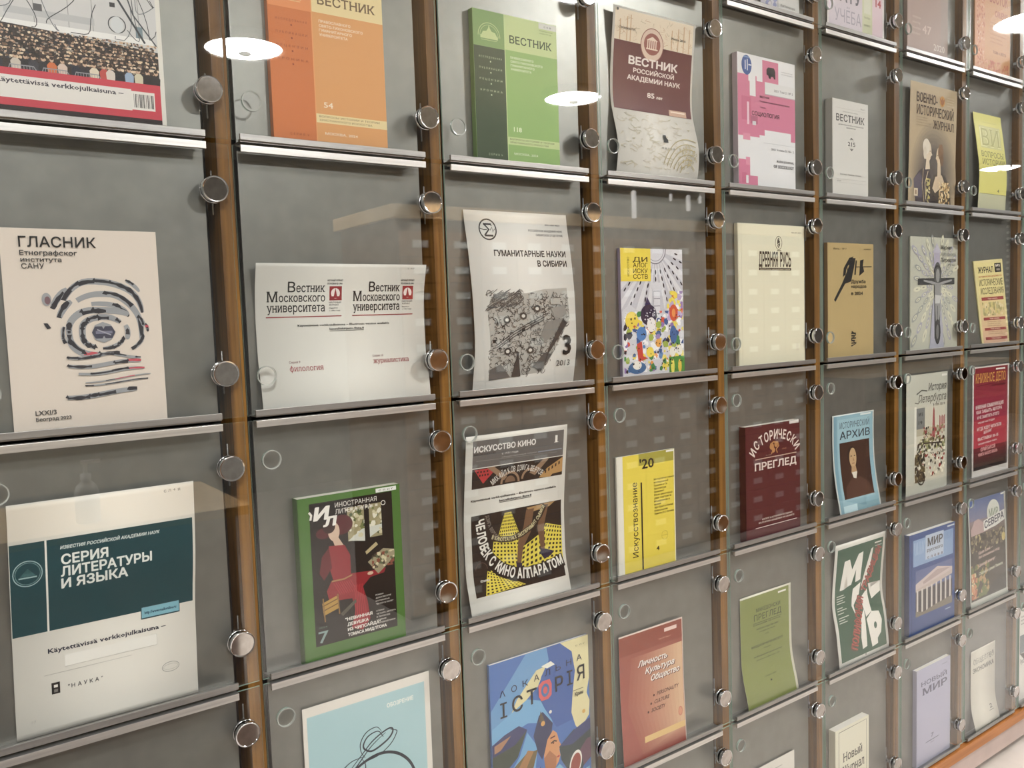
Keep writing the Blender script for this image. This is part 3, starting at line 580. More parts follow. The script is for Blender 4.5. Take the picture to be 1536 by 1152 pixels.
def catrom(rows, vs):
    a = np.array(rows, float); s = a[:, 0]
    out = []
    for v in vs:
        i = int(np.clip(np.searchsorted(s, v) - 1, 0, len(s) - 2)); t = (v - s[i]) / (s[i + 1] - s[i])
        p1, p2 = a[i], a[i + 1]; p0 = a[i - 1] if i > 0 else 2 * p1 - p2; p3 = a[i + 2] if i + 2 < len(a) else 2 * p2 - p1
        if t < 0 or t > 1: q = p1 + (p2 - p1) * t
        else: q = 0.5 * ((2 * p1) + (-p0 + p2) * t + (2 * p0 - 5 * p1 + 4 * p2 - p3) * t * t + (-p0 + 3 * p1 - 3 * p2 + p3) * t ** 3)
        out.append(q[1:])
    return np.array(out)

def build_page(key, name, label, catname, art, base=(224, 221, 210), spine=None, back=None):
    c, r, t, rows = PAGES[key]
    h = rows[0][4] - rows[-1][4]; w = rows[0][3] - rows[0][2]
    curved = len(rows) > 2
    vend = 1.0 + (0.0095 / h if not (key == 'c71') else 0.02)
    n = 40 if curved else 1
    vs = np.linspace(0, vend, n + 1)
    S = catrom(rows, vs) if curved else None
    R0, R1 = np.array(rows[0][1:]), np.array(rows[-1][1:])
    def row(v):
        v = np.atleast_1d(v)
        if curved:
            return np.stack([np.interp(v, vs, S[:, j]) for j in range(5)], 1)
        return R0[None] + (R1 - R0)[None] * v[:, None]
    def uv3(u, v, off):
        q = row(v)
        x = q[:, 1] + (q[:, 2] - q[:, 1]) * u; z = q[:, 3] + (q[:, 4] - q[:, 3]) * u
        return np.stack([x, q[:, 0] - off, z], 1)
    org = np.array([(R1[1] + R1[2]) / 2, R1[0], R1[3] - 0.009])
    root = empty(name, tuple(org)); tag(root, label, catname, 'periodicals displayed behind the glass doors')
    # body
    bm = bmesh.new()
    def slab(y0off, y1off, ua, ub, va, vb, mi=0):
        """a slab that follows the page surface between two depths behind it"""
        k = max(1, n); vv = np.linspace(va, vb, k + 1); A = []
        for off in (y0off, y1off):
            for u in (ua, ub):
                A.append([bm.verts.new(Vector(p - org)) for p in uv3(np.full(k + 1, u), vv, -off)])
        for i in range(k):
            for (a, b) in ((0, 1), (1, 3), (3, 2), (2, 0)):
                f = bm.faces.new((A[a][i], A[b][i], A[b][i + 1], A[a][i + 1])); f.material_index = mi; f.smooth = curved and (a, b) in ((0, 1), (3, 2))
        bm.faces.new((A[0][0], A[1][0], A[3][0], A[2][0])).material_index = mi
        bm.faces.new((A[0][-1], A[1][-1], A[3][-1], A[2][-1])).material_index = mi
    basem = ink(base)
    if t == 0:
        slab(0.0, 0.00035, 0, 1, 0, vend); bmesh.ops.recalc_face_normals(bm, faces=bm.faces)
        link_mesh('paper_sheet', bm_mesh('paper_sheet', bm, [basem]), root)
    else:
        cv = 0.0006 if t > 0.005 else 0.0003
        slab(0.0, cv, 0, 1, 0, vend); bmesh.ops.recalc_face_normals(bm, faces=bm.faces)
        link_mesh('front_cover', bm_mesh('front_cover', bm, [basem]), root)
        bm = bmesh.new(); slab(cv, t - cv, 0.003, 0.992, 0.0008, vend - 0.0005); bmesh.ops.recalc_face_normals(bm, faces=bm.faces)
        link_mesh('page_block', bm_mesh('page_block', bm, [M['paper']]), root)
        bm = bmesh.new(); slab(t - cv, t, 0, 1, 0, vend); bmesh.ops.recalc_face_normals(bm, faces=bm.faces)
        link_mesh('back_cover', bm_mesh('back_cover', bm, [ink(back or base)]), root)
        bm = bmesh.new(); slab(0.0, t, -0.0008 / w, 0.004, 0, vend); bmesh.ops.recalc_face_normals(bm, faces=bm.faces)
        link_mesh('spine', bm_mesh('spine', bm, [ink(spine or base)]), root)
    # art
    pg = Page(w, h)
    art(pg)
    for kind, pname in (('print', 'printed_artwork'), ('lettering', 'lettering')):
        V, F, MI, mats = [], [], [], []
        for vv, ff, col, k, kd in pg.sh:
            if kd != kind: continue
            off = 0.00015 + min(0.000018, 0.0016 / max(1, pg.k)) * k
            if col not in mats: mats.append(col)
            mi = mats.index(col)
            b = bmesh.new()
            bvs = [b.verts.new((float(p[0]), float(p[1]), float(p[2]) if len(p) > 2 else 0.0)) for p in vv]
            for f in ff:
                try: b.faces.new([bvs[i] for i in f])
                except ValueError: pass
            if curved:
                if any(len(f.verts) > 4 for f in b.faces): bmesh.ops.triangulate(b, faces=b.faces[:])
                lo, hi = vv[:, 1].min(), vv[:, 1].max()
                for cut in vs[1:-1]:
                    if lo < cut < hi:
                        bmesh.ops.bisect_plane(b, geom=b.verts[:] + b.edges[:] + b.faces[:], dist=1e-7, plane_co=(0, cut, 0), plane_no=(0, 1, 0))
            b.verts.index_update()
            pts = np.array([(a.co.x, a.co.y, a.co.z) for a in b.verts])
            P3 = uv3(pts[:, 0], np.minimum(pts[:, 1], vend), off + pts[:, 2]) - org
            o = len(V); V += P3.tolist()
            for f in b.faces: F.append([a.index + o for a in f.verts]); MI.append(mi)
            b.free()
        if not V: continue
        me = bpy.data.meshes.new(pname); me.from_pydata(V, [], F)
        for col in mats: me.materials.append(ink(col))
        me.polygons.foreach_set('material_index', MI)
        # faces look towards the room
        me.update(); b = bmesh.new(); b.from_mesh(me)
        for f in b.faces:
            f.normal_update()
            if f.normal.y > 0: f.normal_flip()
        b.to_mesh(me); b.free()
        link_mesh(pname, me, root)
    return root

# ------------------------------------------------------------------ the covers
K = (34, 32, 32); WH = (224, 221, 210)
def barcode(p, u0, v0, u1, v1, seed=3):
    p.R(u0, v0, u1, v1, (228, 224, 216)); r = random.Random(seed); u = u0 + 0.012
    while u < u1 - 0.012:
        w_ = r.choice((0.002, 0.003, 0.005)); p.R(u, v0 + 0.012, u + w_, v1 - 0.010, (60, 58, 60)); u += w_ + r.choice((0.0025, 0.004, 0.006))

def a_crowd(p):
    p.R(0.0, 0.01, 0.972, 0.985, (205, 205, 203))
    r = random.Random(4)
    for u in (0.1, 0.29, 0.47, 0.60, 0.86): p.L([(u, 0.01), (u + 0.012, 0.62)], 0.004, (150, 152, 150))
    p.R(0.15, 0.545, 0.62, 0.575, (186, 188, 188)); p.R(0.05, 0.60, 0.95, 0.625, (232, 232, 228))
    p.R(0.42, 0.44, 0.48, 0.475, (205, 190, 60)); p.R(0.48, 0.42, 0.58, 0.46, (66, 84, 96)); p.R(0.30, 0.52, 0.345, 0.55, (90, 90, 92)); p.R(0.71, 0.46, 0.74, 0.48, (60, 60, 62)); p.R(0.85, 0.55, 0.89, 0.60, (120, 140, 148))
    for i in range(34):
        u = r.uniform(0.0, 0.9); v = r.uniform(0.05, 0.5); pts = []; a, b = r.uniform(-0.3, 0.3), r.uniform(0.02, 0.12)
        for k in range(9):
            t = k / 8; pts.append((min(0.97, max(0, u + a * t * 0.6 + 0.03 * math.sin(5 * t + i))), min(0.62, v + b * math.sin(math.pi * t) + 0.14 * t)))
        p.L(pts, 0.0045, r.choice(((48, 52, 56), (80, 84, 88), (110, 116, 120))))
    p.ring(0.745, 0.555, 0.048, 0.006, (60, 66, 70)); p.E(0.745, 0.555, 0.035, 0.05, (208, 212, 212))
    p.L([(0.74, 0.42), (0.82, 0.52), (0.90, 0.62)], 0.012, (60, 66, 72)); p.L([(0.80, 0.40), (0.84, 0.50), (0.97, 0.63)], 0.008, (70, 76, 82))
    p.P([(0, 0.615), (0.2, 0.62), (0.5, 0.632), (0.8, 0.645), (0.972, 0.655), (0.972, 0.815), (0, 0.815)], (52, 42, 38))
    heads = [(206, 172, 140), (190, 156, 128), (222, 196, 160), (168, 136, 112), (120, 92, 70), (84, 66, 54), (40, 34, 32), (226, 206, 176), (60, 52, 50)]
    for k in range(9):
        v = 0.632 + k * 0.0155
        p.blobs(0.0, v - 0.006, 0.972, v + 0.006, 110, heads, 0.005 + 0.0004 * k, 0.008 + 0.0005 * k, seed=20 + k, asp=1.25)
        p.blobs(0.0, v + 0.002, 0.972, v + 0.012, 46, [(36, 34, 38), (30, 28, 30), (70, 60, 56), (44, 48, 60), (150, 140, 128)], 0.007, 0.012, seed=50 + k, asp=0.9)
    for u, col in ((0.33, (44, 42, 46)), (0.375, (216, 110, 50)), (0.43, (214, 190, 176)), (0.50, (36, 40, 56)), (0.55, (50, 46, 52)), (0.60, (222, 210, 186)), (0.655, (192, 72, 64)), (0.69, (214, 202, 190)), (0.74, (30, 32, 38)), (0.795, (150, 172, 198)), (0.85, (208, 200, 170)), (0.90, (40, 36, 36)), (0.95, (48, 44, 44)), (0.24, (40, 38, 42)), (0.28, (60, 60, 66)), (0.19, (200, 190, 176)), (0.1, (44, 44, 52))):
        p.P([(u - 0.022, 0.815), (u - 0.026, 0.775), (u - 0.012, 0.762), (u + 0.012, 0.762), (u + 0.026, 0.775), (u + 0.022, 0.815)], col)
        p.E(u, 0.750, 0.011, 0.016, (206, 172, 142)); p.E(u, 0.744, 0.011, 0.010, (60, 44, 36))
    for k in range(3):
        u0 = 0.15 + 0.17 * k
        p.L([(u0, 0.815), (u0 + 0.01, 0.79), (u0 + 0.13, 0.79), (u0 + 0.15, 0.815)], 0.006, (150, 152, 156))
        for j in range(8): p.L([(u0 + 0.02 + 0.015 * j, 0.79), (u0 + 0.02 + 0.015 * j, 0.815)], 0.003, (150, 152, 156))
    p.R(0.0, 0.805, 0.972, 0.962, (206, 56, 74)); p.R(0.0, 0.962, 0.972, 0.982, (44, 34, 36))
    p.R(0.0, 0.835, 0.80, 0.930, (226, 222, 214)); p.R(0, 0.835, 0.79, 0.855, (224, 220, 214))
    p.T('Käytettävissä verkkojulkaisuna –', 0.08, 0.755, 0.866, 0.021, (52, 46, 60), 0.022)
    barcode(p, 0.80, 0.842, 0.935, 0.925)

def vestnik(dark, top1, top2, main, emb, num, txt, word, dots):
    def f(p):
        p.R(0, 0, 0.36, 0.24, emb); p.R(0, 0.24, 0.36, 1.04, dark); p.R(0.36, 0, 1, 0.235, top1); p.R(0.36, 0.235, 1, 1.04, main)
        p.R(0.355, 0, 0.364, 1.04, top2)
        p.ring(0.18, 0.17, 0.125, 0.006, top1, 180, 360); p.ring(0.18, 0.17, 0.105, 0.004, top1, 180, 360)
        p.R(0.08, 0.165, 0.28, 0.185, top1); p.P([(0.09, 0.165), (0.11, 0.14), (0.15, 0.135), (0.17, 0.115), (0.18, 0.09), (0.19, 0.115), (0.21, 0.135), (0.25, 0.14), (0.27, 0.165)], top1)
        p.L([(0.09, 0.195), (0.27, 0.195)], 0.004, top1)
        p.T('ВЕСТНИК', 0.415, 0.935, 0.185, 0.052, txt, 0.014, True)
        for i, (t, b) in enumerate((('ПРАВОСЛАВНОГО', 0.70), ('СВЯТО-ТИХОНОВСКОГО', 0.81), ('ГУМАНИТАРНОГО', 0.71), ('УНИВЕРСИТЕТА', 0.67))):
            p.T(t, 0.42, b, 0.290 + 0.026 * i, 0.015, word, 0.01)
        for i, t in enumerate(('ИССЛЕДОВАНИЯ', 'ПУБЛИКАЦИИ', 'РЕЦЕНЗИИ', 'ХРОНИКА')):
            p.T(t, 0.055, 0.315, 0.315 + 0.074 * i, 0.013, dots, 0.0, sp=1.5); p.E(0.185, 0.336 + 0.074 * i, 0.008, 0.008, dots, n=8)
        p.T(num, 0.43, 0.53 if len(num) == 3 else 0.51, 0.785, 0.032, word, 0.012, True)
        p.R(0.36, 0.825, 1, 0.877, top1)
        p.T('ВОПРОСЫ ИСТОРИИ И ТЕОРИИ', 0.385, 0.93, 0.846, 0.012, txt, 0.0); p.T('ХРИСТИАНСКОГО ИСКУССТВА', 0.385, 0.86, 0.867, 0.012, txt, 0.0)
        p.T('МОСКВА, 2024', 0.43, 0.72, 0.945, 0.015, word, 0.01); p.T('СЕРИЯ V', 0.13, 0.29, 0.965, 0.014, dots, 0.0, sp=1.5)
    return f
a_orange = vestnik((206, 114, 50), (228, 208, 150), (228, 156, 90), (218, 154, 86), (226, 140, 78), '54', (110, 84, 56), (240, 226, 200), (150, 66, 34))
_g = vestnik((62, 78, 52), (190, 208, 140), (194, 212, 146), (142, 180, 98), (124, 158, 92), '118', (60, 76, 44), (226, 236, 200), (190, 205, 170))
def a_green(p):
    _g(p); p.R(0.775, 0.005, 1, 0.045, (212, 214, 204)); p.T('с н в', 0.84, 0.93, 0.033, 0.014, (90, 90, 90)); p.words(0.78, 0.96, 0.062, 2, 0.018, 0.008, (110, 136, 80), 3)

def a_maroon(p):
    p.R(0.025, 0.012, 0.975, 0.20, (224, 208, 182))
    r = random.Random(2)
    for i in range(60):
        u, v = r.uniform(0.03, 0.95), r.uniform(0.02, 0.18)
        p.L([(u, v), (min(.97, u + r.uniform(-0.03, 0.03)), v + r.uniform(0.01, 0.03)), (min(.97, u + r.uniform(0, 0.05)), v + r.uniform(0, 0.02))], 0.004, r.choice(((196, 158, 120), (180, 164, 130), (206, 180, 150))))
    for u in (0.08, 0.16, 0.2, 0.7, 0.78, 0.85, 0.92): p.R(u, 0.05 + 0.02 * math.sin(u * 20), u + 0.012, 0.19, (204, 170, 130))
    p.P([(0.025, 0.192), (0.30, 0.192), (0.33, 0.225), (0.60, 0.225), (0.64, 0.192), (0.975, 0.192), (0.975, 0.60), (0.025, 0.60)], (98, 40, 44))
    p.E(0.47, 0.185, 0.14, 0.13, (214, 188, 168)); p.ring(0.47, 0.185, 0.135, 0.008, (150, 96, 84)); p.E(0.47, 0.180, 0.10, 0.09, (150, 84, 74))
    for i in range(5): p.R(0.41 + 0.025 * i, 0.155, 0.422 + 0.025 * i, 0.205, (226, 204, 184))
    p.R(0.40, 0.205, 0.54, 0.213, (226, 204, 184)); p.P([(0.40, 0.158), (0.47, 0.135), (0.54, 0.158)], (226, 204, 184))
    p.T('Президиум РАН', 0.08, 0.26, 0.125, 0.014, (90, 80, 70), 0.02); p.T('Июнь 2010', 0.70, 0.88, 0.125, 0.014, (60, 54, 50), 0.02)
    p.T('ВЕСТНИК', 0.20, 0.80, 0.318, 0.046, (226, 216, 210), 0.035)
    p.T('РОССИЙСКОЙ', 0.26, 0.76, 0.365, 0.026, (222, 210, 204), 0.03); p.T('АКАДЕМИИ НАУК', 0.19, 0.84, 0.412, 0.028, (222, 210, 204), 0.03)
    p.T('85', 0.43, 0.52, 0.505, 0.032, (228, 218, 210), 0.02); p.T('лет', 0.54, 0.62, 0.505, 0.018, (228, 218, 210), 0.03)
    p.R(0.69, 0.560, 0.91, 0.598, (196, 158, 132)); p.R(0.71, 0.568, 0.89, 0.576, (232, 214, 196))
    for i in range(110):
        u, v = r.uniform(0.04, 0.9), r.uniform(0.62, 0.96); pts = [(u, v)]
        for k in range(4): u = min(.97, max(.03, u + r.uniform(-0.04, 0.05))); v = min(.99, v + r.uniform(-0.012, 0.014)); pts.append((u, v))
        p.L(pts, 0.004, r.choice(((208, 198, 172), (214, 206, 186), (200, 192, 160))))
    for k in range(6): p.ring(0.86, 0.98, 0.10 + 0.045 * k, 0.007, (186, 170, 118), 195, 290)
    for i in range(50):
        u, v = r.uniform(0.72, 0.96), r.uniform(0.78, 0.93); p.L([(u, v), (u + 0.012, v + 0.01), (u, v + 0.018)], 0.006, (188, 174, 126))
    p.P([(0.55, 0.735), (0.585, 0.735), (0.585, 0.75), (0.565, 0.75), (0.565, 0.762), (0.605, 0.762), (0.605, 0.782), (0.55, 0.782)], (40, 38, 38))
    p.T('НАУКА', 0.52, 0.68, 0.825, 0.012, (110, 106, 98), 0.01, sp=1.6)
    p.E(0.045, 0.02, 0.012, 0.012, (60, 56, 54))

def a_pink(p):
    W_ = (220, 220, 220); PK = (206, 116, 146); P2 = (196, 100, 132); P3 = (216, 138, 162); G = (196, 198, 200)
    p.R(0.0, 0.0, 1, 1.04, W_); p.R(0.0, 0.155, 0.32, 0.56, PK); p.R(0.32, 0.19, 1.0, 0.60, PK); p.R(0.42, 0.02, 0.70, 0.19, PK)
    p.R(0.06, 0.32, 0.22, 0.55, P2); p.R(0.0, 0.50, 0.36, 0.62, PK); p.R(0.36, 0.50, 0.9, 0.585, PK); p.R(0.92, 0.5, 1.0, 0.62, PK)
    p.P([(0.45, 0.555), (0.92, 0.555), (0.92, 0.63), (0.38, 0.66), (0.38, 0.615), (0.45, 0.60)], W_); p.R(0.08, 0.60, 0.2, 0.65, P3)
    p.R(0.20, 0.12, 0.30, 0.31, W_); p.R(0.18, 0.15, 0.22, 0.2, W_); p.R(0.15, 0.36, 0.185, 0.53, (226, 190, 204)); p.R(0.21, 0.46, 0.33, 0.52, (176, 96, 124)); p.R(0.24, 0.50, 0.30, 0.53, G)
    p.R(0.46, 0.185, 1, 0.275, (214, 214, 212)); p.R(0.46, 0.275, 1, 0.282, (180, 160, 168))
    p.T('2021 Том 21 № 2', 0.62, 0.96, 0.247, 0.018, (96, 92, 94), 0.008); p.T('ВЕСТНИК', 0.37, 0.54, 0.312, 0.014, (70, 34, 50), 0.03); p.T('Российского университета дружбы народов', 0.37, 0.90, 0.345, 0.012, (70, 34, 50), 0.02)
    p.T('Серия:', 0.37, 0.47, 0.39, 0.010, (96, 50, 66), 0.01); p.T('СОЦИОЛОГИЯ', 0.23, 0.71, 0.455, 0.032, (44, 32, 40), 0.012)
    p.E(0.15, 0.085, 0.085, 0.105, (60, 88, 150)); p.R(0.12, 0.05, 0.135, 0.12, (210, 216, 228)); p.R(0.155, 0.04, 0.17, 0.125, (210, 216, 228)); p.R(0.18, 0.075, 0.23, 0.085, (210, 216, 228)); p.R(0.10, 0.020, 0.2, 0.03, (120, 150, 190))
    p.P([(0.49, 0.085), (0.52, 0.068), (0.62, 0.066), (0.645, 0.09), (0.645, 0.15), (0.62, 0.15), (0.61, 0.135), (0.57, 0.135), (0.56, 0.155), (0.53, 0.15), (0.52, 0.13), (0.49, 0.125)], (40, 34, 38))
    p.words(0.75, 0.97, 0.085, 2, 0.018, 0.008, (140, 140, 142), 4)
    p.T('2021 Volume 21 No. 2', 0.56, 0.97, 0.705, 0.018, (90, 88, 90), 0.006); p.L([(0.42, 0.655), (0.98, 0.655)], 0.004, G)
    p.T('RUDN JOURNAL', 0.66, 0.97, 0.795, 0.018, (60, 58, 60), 0.012); p.T('OF SOCIOLOGY', 0.60, 0.97, 0.840, 0.026, (50, 48, 52), 0.015)
    p.R(0.0, 0.80, 0.19, 0.97, PK); p.R(0.0, 0.92, 0.32, 1.04, PK); p.R(0.12, 0.78, 0.19, 0.84, P3); p.R(0.05, 0.9, 0.13, 0.98, P2); p.R(0.12, 0.92, 0.16, 0.98, W_)

def a_white215(p):
    p.T('ВЕСТНИК', 0.10, 0.90, 0.225, 0.072, K, 0.014, True); p.words(0.28, 0.72, 0.125, 1, 0.02, 0.010, (130, 128, 122), 1); p.L([(0.08, 0.09), (0.92, 0.09)], 0.003, (170, 168, 160))
    p.T('древнерусской и славянской', 0.16, 0.86, 0.265, 0.014, (60, 58, 56), 0.01); p.T('филологии', 0.38, 0.64, 0.292, 0.014, (60, 58, 56), 0.01)
    p.T('215', 0.42, 0.63, 0.475, 0.045, K, 0.008, True); p.P([(0.47, 0.405), (0.525, 0.385), (0.58, 0.405)], (90, 88, 84)); p.P([(0.47, 0.505), (0.525, 0.525), (0.58, 0.505)], (90, 88, 84))
    for k in range(6): p.E(0.48 + 0.02 * k, 0.415 if k % 2 else 0.495, 0.006, 0.006, (90, 88, 84), n=6)
    p.T('Москва  Тамбов  Рязань', 0.20, 0.80, 0.790, 0.016, (100, 98, 92), 0.0, shear=0.1); p.L([(0.1, 0.835), (0.93, 0.835)], 0.003, (150, 148, 142)); p.L([(0.12, 0.87), (0.93, 0.87)], 0.003, (170, 168, 160)); p.T('2020', 0.12, 0.22, 0.86, 0.012, (90, 88, 84))
    p.T('Вып.', 0.78, 0.92, 0.07, 0.014, (130, 128, 122))

def a_portraits(p):
    B = (176, 156, 122)
    p.R(0.0, 0.0, 1, 1.04, B)
    for i in range(9): p.E(0.52, 0.78, 0.50 - 0.035 * i, 0.62 - 0.04 * i, [B[j] + ((88, 80, 74)[j] - B[j]) * (i + 1) / 9 for j in range(3)], n=26)
    p.P([(0.16, 1.04), (0.10, 0.80), (0.22, 0.72), (0.36, 0.68), (0.46, 0.74), (0.50, 0.88), (0.50, 1.04)], (72, 62, 66)); p.P([(0.10, 0.80), (0.22, 0.74), (0.30, 0.80), (0.28, 0.95), (0.14, 0.95)], (92, 84, 96))
    p.P([(0.48, 1.04), (0.46, 0.86), (0.52, 0.75), (0.66, 0.70), (0.80, 0.76), (0.90, 0.92), (0.92, 1.04)], (74, 66, 58)); p.P([(0.50, 0.86), (0.56, 0.76), (0.70, 0.74), (0.76, 0.80), (0.66, 0.86), (0.56, 0.90)], (200, 178, 146))
    p.P([(0.36, 0.62), (0.42, 0.62), (0.44, 0.70), (0.34, 0.71)], (208, 190, 162)); p.E(0.395, 0.555, 0.07, 0.11, (210, 192, 164)); p.P([(0.455, 0.55), (0.485, 0.58), (0.455, 0.59)], (210, 192, 164))
    p.E(0.355, 0.515, 0.075, 0.085, (214, 204, 184)); p.E(0.33, 0.57, 0.035, 0.07, (206, 194, 172)); p.R(0.425, 0.548, 0.45, 0.553, (70, 56, 48)); p.R(0.44, 0.60, 0.462, 0.605, (150, 90, 80))
    p.P([(0.60, 0.62), (0.66, 0.62), (0.68, 0.76), (0.60, 0.76)], (206, 184, 152)); p.E(0.63, 0.58, 0.06, 0.095, (208, 186, 152)); p.P([(0.575, 0.58), (0.555, 0.605), (0.58, 0.615)], (208, 186, 152)); p.E(0.665, 0.545, 0.06, 0.09, (128, 96, 66)); p.E(0.69, 0.61, 0.04, 0.07, (118, 88, 60)); p.R(0.585, 0.575, 0.61, 0.58, (70, 52, 40)); p.R(0.58, 0.622, 0.60, 0.627, (160, 84, 70))
    p.blobs(0.64, 0.80, 0.88, 0.99, 110, [(206, 178, 118), (188, 150, 92), (150, 120, 76), (224, 200, 150)], 0.010, 0.022, 5); p.blobs(0.36, 0.78, 0.45, 0.99, 50, [(190, 178, 96), (150, 136, 84), (210, 200, 150)], 0.008, 0.018, 6)
    p.L([(0.40, 0.72), (0.34, 0.82), (0.36, 0.96)], 0.012, (206, 190, 150)); p.L([(0.30, 0.70), (0.28, 0.84), (0.33, 0.99)], 0.008, (196, 176, 130)); p.P([(0.5, 0.9), (0.60, 0.95), (0.62, 1.04), (0.48, 1.04)], (60, 50, 48))
    p.T('ВОЕННО-', 0.13, 0.565, 0.155, 0.075, (66, 44, 34), 0.022, True); p.T('ИСТОРИЧЕСКИЙ', 0.13, 0.93, 0.258, 0.078, (66, 44, 34), 0.012, True); p.T('ЖУРНАЛ', 0.48, 0.94, 0.355, 0.068, (66, 44, 34), 0.012, True)
    p.E(0.67, 0.115, 0.055, 0.06, (196, 140, 50)); p.P([(0.61, 0.085), (0.65, 0.105), (0.67, 0.08), (0.69, 0.105), (0.73, 0.085), (0.70, 0.135), (0.67, 0.15), (0.64, 0.135)], (160, 96, 40))
    p.words(0.13, 0.45, 0.285, 4, 0.022, 0.009, (140, 118, 90), 2); p.words(0.77, 0.93, 0.08, 4, 0.022, 0.010, (208, 194, 166), 4)
    p.R(0.11, 0.875, 0.19, 0.94, (206, 190, 160)); p.R(0.135, 0.89, 0.165, 0.925, (150, 120, 90))

def a_yellow_vi(p):
    Y = (212, 206, 104); p.R(0, 0, 1, 0.84, Y); p.R(0, 0.84, 1, 1.04, (186, 186, 152)); p.R(0.05, 0.836, 1, 0.842, (120, 120, 90))
    p.R(0.14, 0.125, 0.9, 0.36, (196, 194, 128)); p.T('ВИ', 0.16, 0.88, 0.345, 0.20, (222, 220, 160), 0.0, True); p.T('ВИ', 0.20, 0.86, 0.335, 0.185, (168, 166, 96), -0.012, True)
    p.T('ВОПРОСЫ', 0.13, 0.93, 0.455, 0.060, (82, 84, 44), 0.004, True); p.T('ИСТОРИИ', 0.13, 0.95, 0.535, 0.060, (82, 84, 44), 0.004, True); p.T('4', 0.66, 0.73, 0.815, 0.035, (60, 60, 40), 0.02)
    p.T('журнал', 0.3, 0.8, 0.09, 0.012, (180, 178, 96))

def a_fingerprint(p):
    G = (150, 152, 154); R_ = (196, 72, 84); r = random.Random(11); cu, cv = 0.60, 0.53
    def band(pts, w_, k=1.0):
        n = len(pts)
        p.L(pts, [w_ * (0.55 + 0.45 * math.sin(math.pi * min(1, max(0.08, i / (n - 1)))) ** 0.4) for i in range(n)], G)
        i = 0
        while i < n - 2:
            m = r.randrange(2, 6); seg = pts[i:i + m + 1]
            if len(seg) >= 2 and r.random() < 0.78:
                o = r.uniform(-0.25, 0.25) * w_
                p.L([(a, b + o * p.w / p.h) for a, b in seg], [w_ * k * r.uniform(0.30, 0.85) for _ in seg], R_ if r.random() < 0.13 else (46, 44, 50))
                a, b = seg[0]; p.P([(a - w_ * .4, b), (a, b - w_ * .55 * p.w / p.h), (a + w_ * .35, b + w_ * .2 * p.w / p.h)], (46, 44, 50))
            i += m
    def arc(ru, rv, a0, a1, w_, wob=0.02):
        n = max(6, int((a1 - a0) / 7)); ph = r.random() * 6
        sq = lambda x: math.copysign(abs(x) ** 0.78, x)
        band([(cu + ru * (1 + wob * math.sin(3 * t + ph)) * sq(math.cos(t)), cv + rv * (1 + wob * math.sin(4 * t + ph)) * sq(math.sin(t))) for t in [math.radians(a0 + (a1 - a0) * i / n) for i in range(n + 1)]], w_)
    arc(0.33, 0.262, 205, 236, 0.046); arc(0.275, 0.265, 216, 344, 0.046, 0.03); arc(0.33, 0.285, 296, 318, 0.028)
    arc(0.285, 0.195, 200, 232, 0.046); arc(0.25, 0.195, 238, 372, 0.044, 0.03); arc(0.19, 0.150, 255, 332, 0.036)
    arc(0.215, 0.118, 172, 318, 0.048, 0.03); arc(0.215, 0.118, 95, 180, 0.052, 0.03); arc(0.14, 0.078, 108, 325, 0.044, 0.03); arc(0.135, 0.082, 18, 92, 0.032); arc(0.262, 0.095, 156, 196, 0.028)
    arc(0.165, 0.068, 335, 388, 0.036); arc(0.27, 0.112, 8, 52, 0.030); arc(0.275, 0.120, 330, 352, 0.030); arc(0.305, 0.10, 345, 360, 0.026)
    p.E(0.60, 0.53, 0.075, 0.075, G, n=8); p.E(0.57, 0.53, 0.045, 0.05, (66, 66, 82), n=6); p.E(0.635, 0.53, 0.045, 0.05, (66, 66, 82), n=6); p.L([(0.55, 0.53), (0.66, 0.53)], 0.02, (120, 120, 140)); p.L([(0.56, 0.515), (0.65, 0.545)], 0.008, (160, 160, 172))
    p.E(0.255, 0.355, 0.03, 0.045, G); p.E(0.26, 0.36, 0.018, 0.028, (120, 90, 96)); p.P([(0.225, 0.475), (0.25, 0.475), (0.27, 0.50), (0.245, 0.505)], (46, 44, 50))
    def wave(v, u0, u1, w_, amp, dv=0.0, k=1.0):
        band([(u0 + (u1 - u0) * i / 16, v + amp * math.sin(i / 16 * math.pi * 1.5 + 0.6) + dv * i / 16) for i in range(17)], w_, k)
    wave(0.650, 0.36, 0.70, 0.026, 0.010, 0.0); wave(0.645, 0.58, 0.84, 0.02, -0.006, 0.02); wave(0.690, 0.36, 0.84, 0.030, 0.014, 0.01); wave(0.735, 0.42, 0.86, 0.024, 0.010, 0.0); wave(0.785, 0.46, 0.90, 0.010, 0.006, -0.02); wave(0.800, 0.46, 0.88, 0.012, 0.006, -0.01); wave(0.855, 0.34, 0.80, 0.036, 0.008, -0.01)
    p.T('ГЛАСНИК', 0.110, 0.590, 0.092, 0.052, K, 0.012); p.T('Етнографског', 0.112, 0.465, 0.133, 0.024, (50, 48, 48), 0.014); p.T('института', 0.115, 0.365, 0.166, 0.022, (50, 48, 48), 0.014); p.T('САНУ', 0.118, 0.255, 0.200, 0.026, (50, 48, 48), 0.008)
    p.T('LXXI/3', 0.135, 0.265, 0.938, 0.024, (50, 48, 48), 0.012); p.T('Београд 2023', 0.135, 0.355, 0.968, 0.018, (50, 48, 48), 0.016)

